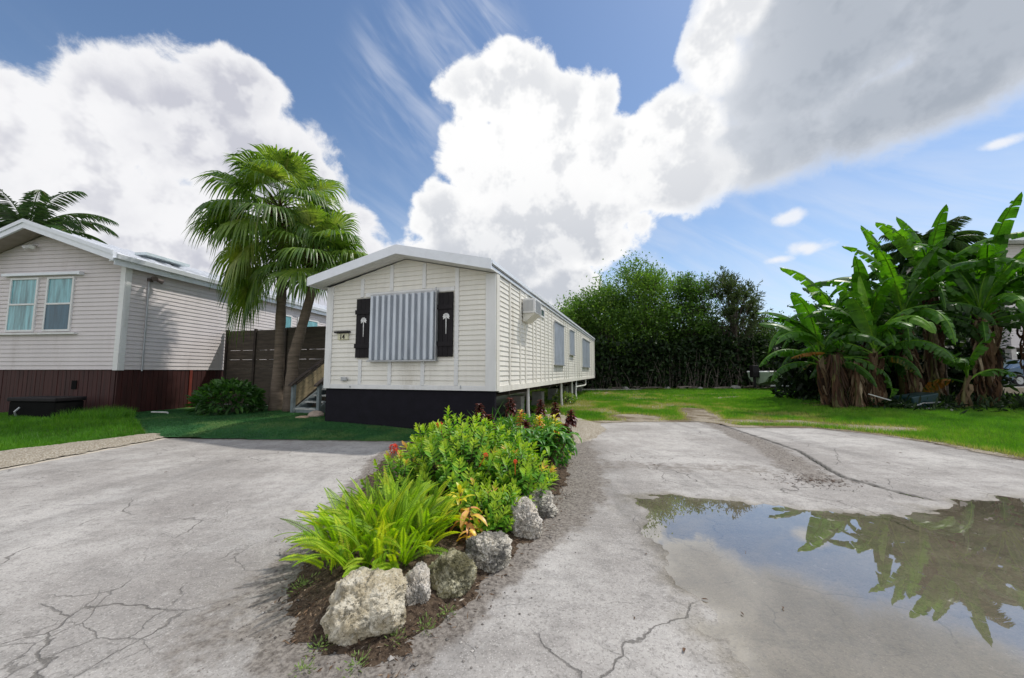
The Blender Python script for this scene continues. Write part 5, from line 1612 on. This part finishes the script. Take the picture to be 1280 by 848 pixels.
# ---- plant with long drooping leaves
M_LONG = leafmat('glossy_long_leaf', [(0, (0.02, 0.08, 0.012)), (.6, (0.06, 0.20, 0.02)), (1, (0.20, 0.36, 0.04))], .42, .3, (.85, 1, .25), spec=.4)
random.seed(9)
t = thing('drooping_plant', 'plant with long drooping glossy leaves at the right edge of the bed', 'plant', (.42, 4.75, .05))
lf = MB(); tw_ = MB()
for i in range(30):
    a = i * 2.4; r_ = random.uniform(.05, .30); top = Vector((r_ * math.cos(a), r_ * math.sin(a), random.uniform(.30, .58)))
    tw_.tube([(0, 0, 0), top * .6, top], [.012, .008, .005], 5)
    for q in range(9):
        aa = q * 2.4 + i; L = random.uniform(.16, .27); W_ = L * .20
        e = R(random.uniform(10, 60)); p = top.copy(); d0 = Vector((math.cos(aa), math.sin(aa), 0)); sd = Vector((-math.sin(aa), math.cos(aa), 0))
        V = []
        for k in range(6):
            u = k / 5; w_ = W_ * math.sin(PI * min(.98, .08 + .92 * u)) ** .8
            V += [p - sd * w_ * .5 + Vector((0, 0, .004)), p.copy() - Vector((0, 0, .004)), p + sd * w_ * .5 + Vector((0, 0, .004))]
            p = p + (d0 * math.cos(e) + Vector((0, 0, math.sin(e)))) * L / 5; e -= R(24)
        F = [(j * 3 + s, j * 3 + s + 1, j * 3 + s + 4, j * 3 + s + 3) for j in range(5) for s in (0, 1)]
        lf.add([tuple(v) for v in V], np.array(F), min(1, max(0, random.gauss(.6, .2))))
tw_.build('stem', M_TWIG, t); lf.build('leaves', M_LONG, t, smooth=True)

# ---- crotons
M_CR = leafmat('croton_leaf', [(0, (0.035, 0.010, 0.010)), (.2, (0.085, 0.018, 0.014)), (.3, (0.16, 0.03, 0.02)), (.5, (0.55, 0.14, 0.05)), (.65, (0.72, 0.40, 0.14)), (.8, (0.75, 0.62, 0.03)), (1, (0.40, 0.45, 0.03))], .38, .25, (1, .9, .3), spec=.5)
def croton(label, loc, n, L, W_, tr_, h, seed, up=.8, spread=.10, group='crotons in the planting bed', z0=.35):
    random.seed(seed)
    t = thing('croton', label, 'croton', loc, 0, group)
    lf = MB(); tw_ = MB()
    tw_.tube([(0, 0, -.05), (0, 0, h * .5), (.01, 0, h)], [.010, .008, .005], 6)
    for i in range(n):
        u = i / n; a = i * 2.4 + random.uniform(-.2, .2); z = h * (z0 + (1 - z0) * u)
        LL = L * (1.05 - .5 * u) * random.uniform(.8, 1.15); e = R(-15 + 90 * u * up + random.uniform(-12, 12))
        p = Vector((0, 0, z)); d0 = Vector((math.cos(a), math.sin(a), 0)); sd = Vector((-math.sin(a), math.cos(a), 0)); V = []; tt = []
        tb = random.uniform(*tr_)
        for k in range(6):
            x_ = k / 5; w_ = W_ * (LL / L) * math.sin(PI * min(.97, .06 + .94 * x_)) ** .7
            lift = Vector((0, 0, w_ * .22))
            V += [p - sd * w_ * .5 + lift, p.copy(), p + sd * w_ * .5 + lift]; tt += [tb, min(1, tb + .12), tb]
            p = p + (d0 * math.cos(e) + Vector((0, 0, math.sin(e)))) * LL / 5; e -= R(14)
        F = [(j * 3 + s, j * 3 + s + 1, j * 3 + s + 4, j * 3 + s + 3) for j in range(5) for s in (0, 1)]
        lf.add([tuple(v) for v in V], np.array(F), np.array(tt))
    tw_.build('stem', M_TWIG, t); lf.build('leaves', M_CR, t, smooth=True)
    return t
croton('croton with upright bright yellow leaves at the right edge of the fern', (-.42, 3.12, .08), 16, .17, .05, (.74, .92), .30, 51, 1.25)
croton('croton with long orange-red leaves arching over the pitted rock', (-.33, 2.98, .08), 9, .25, .075, (.52, .66), .24, 52, .35)
croton('croton with small peach leaves below the orange-red one', (-.32, 2.86, .08), 6, .15, .06, (.60, .70), .13, 53, .2)
croton('croton with a yellow leaf rosette in the rear right of the bed', (.72, 6.45, .08), 22, .24, .06, (.72, .95), .50, 54, .9)
DK = 'dark maroon spikes at the rear of the bed'
for i, (x, y, h, lab) in enumerate(((-.02, 6.75, .86, 'tallest dark maroon leafy spike right before the home corner'), (-.53, 6.2, .80, 'dark maroon spike farthest left, against the black skirting'),
                                    (.55, 7.3, .78, 'dark red-brown spike in front of the first drain pipe'), (.82, 7.2, .74, 'dark crimson spike right of the drain pipe'),
                                    (1.02, 6.6, .66, 'isolated maroon spike at the far right of the bed'), (-.36, 5.9, .66, 'short maroon spike behind the large flowering shrub'),
                                    (.20, 5.7, .60, 'small maroon spike standing among the green strap leaves'), (.84, 6.0, .50, 'lowest maroon spike beside the yellow rosette'))):
    c_ = croton(lab, (x, y, .06), 60, .15, .07, (.0, .22), h - .06, 60 + i, .75, group=DK, z0=.68)
croton('green-yellow croton with orange tips left of the yellow rosette', (.45, 6.3, .08), 60, .16, .05, (.45, 1.0), .52, 71, .8)
croton('mixed red and yellow croton low behind the drooping plant', (.62, 5.5, .08), 60, .15, .05, (.25, 1.0), .42, 72, .8)
croton('orange speckled croton in the middle rear of the bed', (.15, 6.4, .08), 70, .15, .045, (.3, .98), .60, 73, .8)
# strap-leaved plant
random.seed(5)
t = thing('strap_leaf_plant', 'spiky plant with narrow strap leaves in front of the home corner', 'plant', (-.18, 6.3, .06))
lf = MB()
for i in range(130):
    a = i * 2.4; L = random.uniform(.5, .95); e = R(random.uniform(45, 88)); b = Vector((random.uniform(-.35, .35), random.uniform(-.3, .3), 0)); p = b; d0 = Vector((math.cos(a), math.sin(a), 0)); sd = Vector((-math.sin(a), math.cos(a), 0)); V = []
    cl = R(random.uniform(5, 22))
    for k in range(7):
        w_ = .013 * (1 - (k / 6) ** 2) + .001
        V += [p - sd * w_, p + sd * w_]; p = p + (d0 * math.cos(e) + Vector((0, 0, math.sin(e)))) * L / 6; e -= cl
    lf.add([tuple(v) for v in V], np.array([(j * 2, j * 2 + 1, j * 2 + 3, j * 2 + 2) for j in range(6)]), min(1, max(0, random.gauss(.5, .2))))
lf.build('leaves', M_LONG, t)
shrub('ground_cover', 'low mixed red and green ground cover along the rear right edge of the bed', (.80, 8.1, .04), .34, .28, 700, M_IX, .06, .03, .62, 'ground cover', stems=6)
shrub('ground_cover', 'ankle-high leafy ground cover between the maroon spikes and the shrubs', (.35, 5.6, .04), .55, .45, 1300, M_IX, .08, .035, .42, 'ground cover', stems=8)
shrub('ground_cover', 'leafy mass filling the rear of the bed under the maroon spikes', (.25, 6.7, .04), .75, .55, 1700, M_IX, .08, .03, .45, 'ground cover', stems=8)
# small weeds at the front
random.seed(8)
wd = MB()
for (x, y, r_) in ((-1.28, 2.42, .09), (-.93, 1.93, .07), (-.93, 1.80, .05), (-.45, 2.06, .06), (-.36, 2.18, .05), (-.70, 1.82, .07), (-.58, 1.97, .05)):
    n = int(900 * r_); a = rng.uniform(0, 2 * PI, n); rr = r_ * rng.uniform(0, 1, n)
    leafbatch(wd, np.c_[x + rr * np.cos(a), y + rr * np.sin(a), bed_z(x + rr * np.cos(a), y + rr * np.sin(a)) + rng.uniform(0, .02, n)], np.c_[np.cos(a), np.sin(a), rng.uniform(.2, 1.2, n)], rdir(n, 1.5), rng.uniform(.012, .03, n), .006, rng.normal(.5, .12, n))
tag(wd.build('weeds', leafmat('weed_leaf', [(0, (.10, .12, .03)), (.5, (.16, .25, .06)), (1, (.30, .36, .12))], .6, .25)), 'tiny pale green weeds sprouting in the soil at the front of the bed', 'weeds', kind='stuff')

# dry scraps on the pavement
random.seed(14)
M_SCRAP = plain('dry_leaf_scrap', (0.10, 0.055, 0.03), .8, var=.4)
for i, (px_, py_) in enumerate(((1.75, 2.95), (1.12, 2.35), (1.28, 2.2), (.84, 1.95), (1.55, 2.28), (.98, 2.9), (2.7, 2.4), (2.05, 5.5), (2.6, 5.0), (3.0, 5.7), (1.6, 6.4), (3.7, 6.9), (2.8, 3.1), (.66, 2.15), (5.5, 5.6), (6.4, 6.3), (-3.2, 3.9), (-4.6, 5.1))):
    b = MB(); L = random.uniform(.02, .05); a = random.uniform(0, 6.28)
    leafbatch(b, np.array([[0, 0, 0.0]]), np.array([[math.cos(a), math.sin(a), .12]]), np.array([[0, 0, 1.0]]), L, L * .4, .5, True, .6)
    o = b.build('leaf_scrap', M_SCRAP)
    tag(o, 'small curled brown leaf scrap lying on the grey pavement or in the puddle', 'dry leaf', 'leaf scraps scattered over the driveway')
    o.location = (px_, py_, max(WATER, float(pave_z(np.array([px_]), np.array([py_]))[0])) + .004)
b = MB(); n = 260; X = 3.75 + rng.normal(0, .28, n); Y = 4.75 + rng.normal(0, .14, n)
leafbatch(b, np.c_[X, Y, pave_z(X, Y) + .004], np.c_[rng.normal(size=(n, 2)), 0 * X], rdir(n, 3), rng.uniform(.02, .06, n), .01, rng.uniform(0, .6, n))
tag(b.build('leaf_litter', M_BDEAD), 'small drift of brown leaf litter beside the long crack near the puddle', 'leaf litter', kind='stuff')

# ------------------------------------------------------------------ remaining objects
# black storage box by the neighbour's skirting
bx = thing('storage_box', 'low black storage box against the red-brown skirting at left', 'storage box', (-11.85, 9.75, .14), -R(6.5))
b = MB(); b.box(-.75, .62, -.30, .28, 0, .46); b.build('body', M_DARK, bx, bevel=.03)
b = MB(); b.box(-.78, .65, -.33, .31, .46, .56); b.build('lid', M_BLACK, bx, bevel=.02)
b = MB(); b.tube([(-.42, -.34, .10), (-.38, -.40, .22), (-.34, -.34, .32)], .02, 6); b.build('handle', M_GREYM, bx)
pp = MB(); pp.tube([(-10.05, 10.62, .22), (-9.55, 10.55, .22)], .022, 8); pp.tube([(-9.55, 10.55, .22), (-9.50, 10.54, .15)], .026, 8)
tag(pp.build('plastic_pipe', M_PIPE), 'short white plastic pipe lying on the turf before the neighbouring skirting', 'pipe')
fl = MB(); fl.box(-8.95, -8.72, 9.62, 9.70, .155, .168); tag(fl.build('paper_scrap', M_TRIM), 'small pale scrap lying on the turf left of the shrub', 'scrap')

# boat on its trailer at the back, left of the grove
bt = thing('boat', 'pale green boat with a white gunwale parked beyond the banana grove', 'boat', (19.5, 25.6, 0.0), R(2))
M_HULL = plain('pale_green_hull', (0.28, 0.36, 0.27), .35, var=.08)
hb = MB(); secs = []
for i in range(15):
    u = i / 14; x = -2.9 + 5.8 * u; bw = 1.05 * (1 - max(0, (u - .45) / .55) ** 2.2); dz = .35 * max(0, u - .6)
    secs.append([(x, -bw, 1.30 + dz), (x, -bw * .93, .95 + dz * .6), (x, -bw * .62, .66 + dz * .3), (x, 0, .50 + 1.2 * max(0, u - .75) ** 1.3), (x, bw * .62, .66 + dz * .3), (x, bw * .93, .95 + dz * .6), (x, bw, 1.30 + dz)])
V = [p for s in secs for p in s]
F = [(i * 7 + j, i * 7 + j + 1, (i + 1) * 7 + j + 1, (i + 1) * 7 + j) for i in range(14) for j in range(6)]
hb.add(V, np.array(F)); hb.add(secs[0], [tuple(range(7))])
hb.add([s[0] for s in secs] + [s[6] for s in secs], np.array([(i, i + 1, 16 + i, 15 + i) for i in range(14)]))
hb.build('hull', M_HULL, bt, smooth=False)
for s_ in (-1, 1):
    g_ = MB(); g_.tube([(s[0][0], s_ * (abs(s[0][1]) + .03), s[0][2] + .03) for s in secs], .05, 6); g_.build('gunwale', M_TRIM, bt)
g_ = MB(); g_.prism([(.1, 1.34), (.75, 1.42), (.45, 1.85), (.25, 1.85)], XY, -.6, .6); g_.build('windshield', M_GLASSD, bt)
g_ = MB(); g_.box(-3.35, -2.92, -.2, .2, .95, 1.75); g_.tube([(-3.15, 0, .95), (-3.15, 0, .3)], .09, 8); g_.build('outboard_motor', M_BLACK, bt, bevel=.05)
bt2 = thing('boat_trailer', 'dark boat trailer carrying the pale green boat', 'trailer', (19.5, 25.6, 0), R(2))
g_ = MB(); g_.box(-2.6, 2.4, -.75, -.67, .38, .46); g_.box(-2.6, 2.4, .67, .75, .38, .46); g_.box(-.6, -.5, -.95, .95, .30, .38); g_.box(-2.2, -2.1, -.95, .95, .38, .50); g_.box(1.4, 1.5, -.75, .75, .38, .55)
g_.build('frame', M_GREYM, bt2)
for s_ in (-1, 1):
    g_ = MB(); g_.tube([(-.55, s_ * .93, .30), (-.55, s_ * 1.10, .30)], .30, 18); wh = g_.build('wheel', M_BLACK, bt2)
    g_ = MB(); g_.tube([(-.55, s_ * 1.09, .30), (-.55, s_ * 1.115, .30)], .15, 12); g_.build('rim', M_GREYM, wh)
cl = MB()
V = []
for j in range(7):
    for i in range(5):
        V.append((.12 * (i - 2) + .02 * math.sin(j), .03 * math.sin(i * 2.0 + j * .4), -.11 * j))
cl.add(V, np.array([(j * 5 + i, j * 5 + i + 1, (j + 1) * 5 + i + 1, (j + 1) * 5 + i) for j in range(6) for i in range(4)]))
o = cl.build('blue_cloth', plain('light_blue_cloth', (0.20, 0.32, 0.48), .9)); o.location = (18.3, 24.44, 1.24)
tag(o, 'light blue cloth hanging from the side of the boat', 'cloth')

# car behind the grove at the right edge
bank = gridmesh('embankment', np.arange(22.5, 44, .5), np.arange(17.5, 30.5, .5), lambda x, y: .52 * sst(x, 22.6, 25.2) * sst(y, 17.6, 19.6) + .0, lambda x, y: x > 0, M_EARTH)
rd = MB(); rd.box(25.2, 44, 19.8, 25.2, .50, .535); o = rd.build('side_road', M_CONC); o['kind'] = 'structure'
CARX, CARY = 28.6, 21.2
car = thing('parked_car', 'blue-grey car with a red tail light half hidden at the right edge', 'car', (CARX, CARY, .535), 0)
M_CAR = plain('blue_grey_paint', (0.07, 0.12, 0.20), .22, metal=.4, var=.03, spec=.7)
prof = [(-2.2, .35), (-2.24, .62), (-2.16, .88), (-1.75, .98), (-1.15, 1.40), (-.3, 1.47), (.6, 1.42), (1.25, 1.02), (2.05, .90), (2.22, .68), (2.20, .35)]
def sect(y_, k):
    return [(x, y_, z if z < 1.0 else 1.0 + (z - 1.0) * k) for x, z in prof]
cb = MB(); rows = [(-.88, .0), (-.90, 1.0), (-.68, 1.0), (.68, 1.0), (.90, 1.0), (.88, .0)]
ys_ = [-.90, -.86, -.66, 0, .66, .86, .90]; kk = [0.02, .3, .96, 1.0, .96, .3, .02]
V = [];
for y_, k in zip(ys_, kk): V += sect(y_, k)
n = len(prof); F = []
for j in range(6):
    for i in range(n): F.append((j * n + i, j * n + (i + 1) % n, (j + 1) * n + (i + 1) % n, (j + 1) * n + i))
cb.add(V, np.array(F)); cb.add(sect(-.90, .02), [tuple(range(n))[::-1]]); cb.add(sect(.90, .02), [tuple(range(n))])
cb.build('body', M_CAR, car, smooth=False, bevel=.04)
for s_ in (-1, 1):
    g_ = MB(); g_.add([(-1.5, s_ * .87, 1.02), (1.05, s_ * .87, 1.03), (.55, s_ * .73, 1.36), (-.95, s_ * .73, 1.36)], [(0, 1, 2, 3) if s_ < 0 else (3, 2, 1, 0)]); g_.build('side_window', M_GLASSD, car)
g_ = MB(); g_.add([(-1.80, -.66, 1.0), (-1.80, .66, 1.0), (-1.22, .58, 1.40), (-1.22, -.58, 1.40)], [(3, 2, 1, 0)]); g_.build('rear_window', M_GLASSD, car)
M_TAIL = plain('red_tail_lens', (0.65, 0.02, 0.03), .2)
for s_ in (-1, 1):
    g_ = MB(); g_.box(-2.27, -1.9, s_ * .74 - .185, s_ * .74 + .185, .70, .86); g_.build('tail_light', M_TAIL, car, bevel=.02)
for x_ in (-1.35, 1.35):
    for s_ in (-1, 1):
        g_ = MB(); g_.tube([(x_, s_ * .70, .32), (x_, s_ * .915, .32)], .32, 20); wh = g_.build('wheel', M_BLACK, car)
        g_ = MB(); g_.tube([(x_, s_ * .91, .32), (x_, s_ * .925, .32)], .2, 12); g_.build('rim', M_GREYM, wh)

# folded cart and pole under the banana plants
ct = thing('garden_cart', 'dark green garden cart tipped on its side under the banana leaves', 'cart', (12.55, 11.75, .20), R(8))
M_CART = plain('dark_green_tub', (0.012, 0.045, 0.050), .4, var=.1)
g_ = MB(); g_.prism([(-.52, .38), (.50, .50), (.38, .02), (-.38, -.02)], XY, -.22, .32); g_.build('tub', M_CART, ct, bevel=.04)
g_ = MB(); g_.tube([(-.55, -.30, .12), (-.30, -.34, .20), (.35, -.34, .22), (.62, -.30, .16), (.66, -.25, .0)], .022, 8); g_.build('frame_tube', M_GREYM, ct)
g_ = MB(); g_.tube([(-.50, -.38, .0), (-.20, -.42, .06), (.42, -.42, .10)], .020, 8); g_.build('frame_tube', M_GREYM, ct)
g_ = MB(); g_.tube([(.12, -.42, .02), (.12, -.30, .02)], .14, 16); g_.build('wheel', M_BLACK, ct)
g_ = MB(); g_.tube([(10.9, 11.6, .66), (12.15, 11.35, .24)], .018, 6); tag(g_.build('pole', M_PIPE), 'thin pale pole leaning from the banana stumps to the cart', 'pole')

# driftwood, stones and planks at the foot of the far trees
random.seed(77)
LG = 'logs and branches lying along the foot of the far trees'
labs = ['long grey log lying below the feathery tree', 'pale branch lying on the grass edge left of the logs', 'short thick log near the middle of the far treeline', 'thin white branch at the right of the far treeline', 'crooked branch beside the far stones', 'weathered board-like log at the left of the far treeline']
for (x, y, L, a, r_), lab in zip(((14.6, 27.4, 3.4, .05, .11), (9.0, 27.6, 2.2, -.1, .07), (12.0, 27.5, 1.6, .2, .14), (17.4, 26.9, 2.2, .25, .05), (16.0, 27.2, 1.5, .6, .06), (7.0, 27.8, 2.4, .0, .06)), labs):
    b = MB(); b.tube([(0, 0, 0), (L * .5, .1, .06), (L, 0, .02 + random.random() * .2)], [r_, r_ * .9, r_ * .6], 8); o = b.build('log', plain('grey_log', (0.20, 0.17, 0.14), .9, var=.3)); o.location = (x, y, .12); o.rotation_euler = (0, 0, a)
    tag(o, lab, 'log', LG)
for x, y, r_, lab in ((16.1, 27.3, .38, 'largest grey stone under the feathery tree'), (11.2, 27.4, .22, 'small grey stone below the tallest tree'), (13.4, 27.0, .2, 'small pale stone between the far logs'), (8.2, 27.4, .25, 'low grey stone left of the far logs')):
    boulder(lab, x, y, .1, r_, r_ * .8, r_ * .7, 0, M_BLOCK, x, .6, name='stone', cat='stone', sub=3)
ks = MB(); ks.box(4.2, 9.2, 26.9, 27.15, -.02, .10); o = ks.build('kerb', M_CONC); o['kind'] = 'structure'
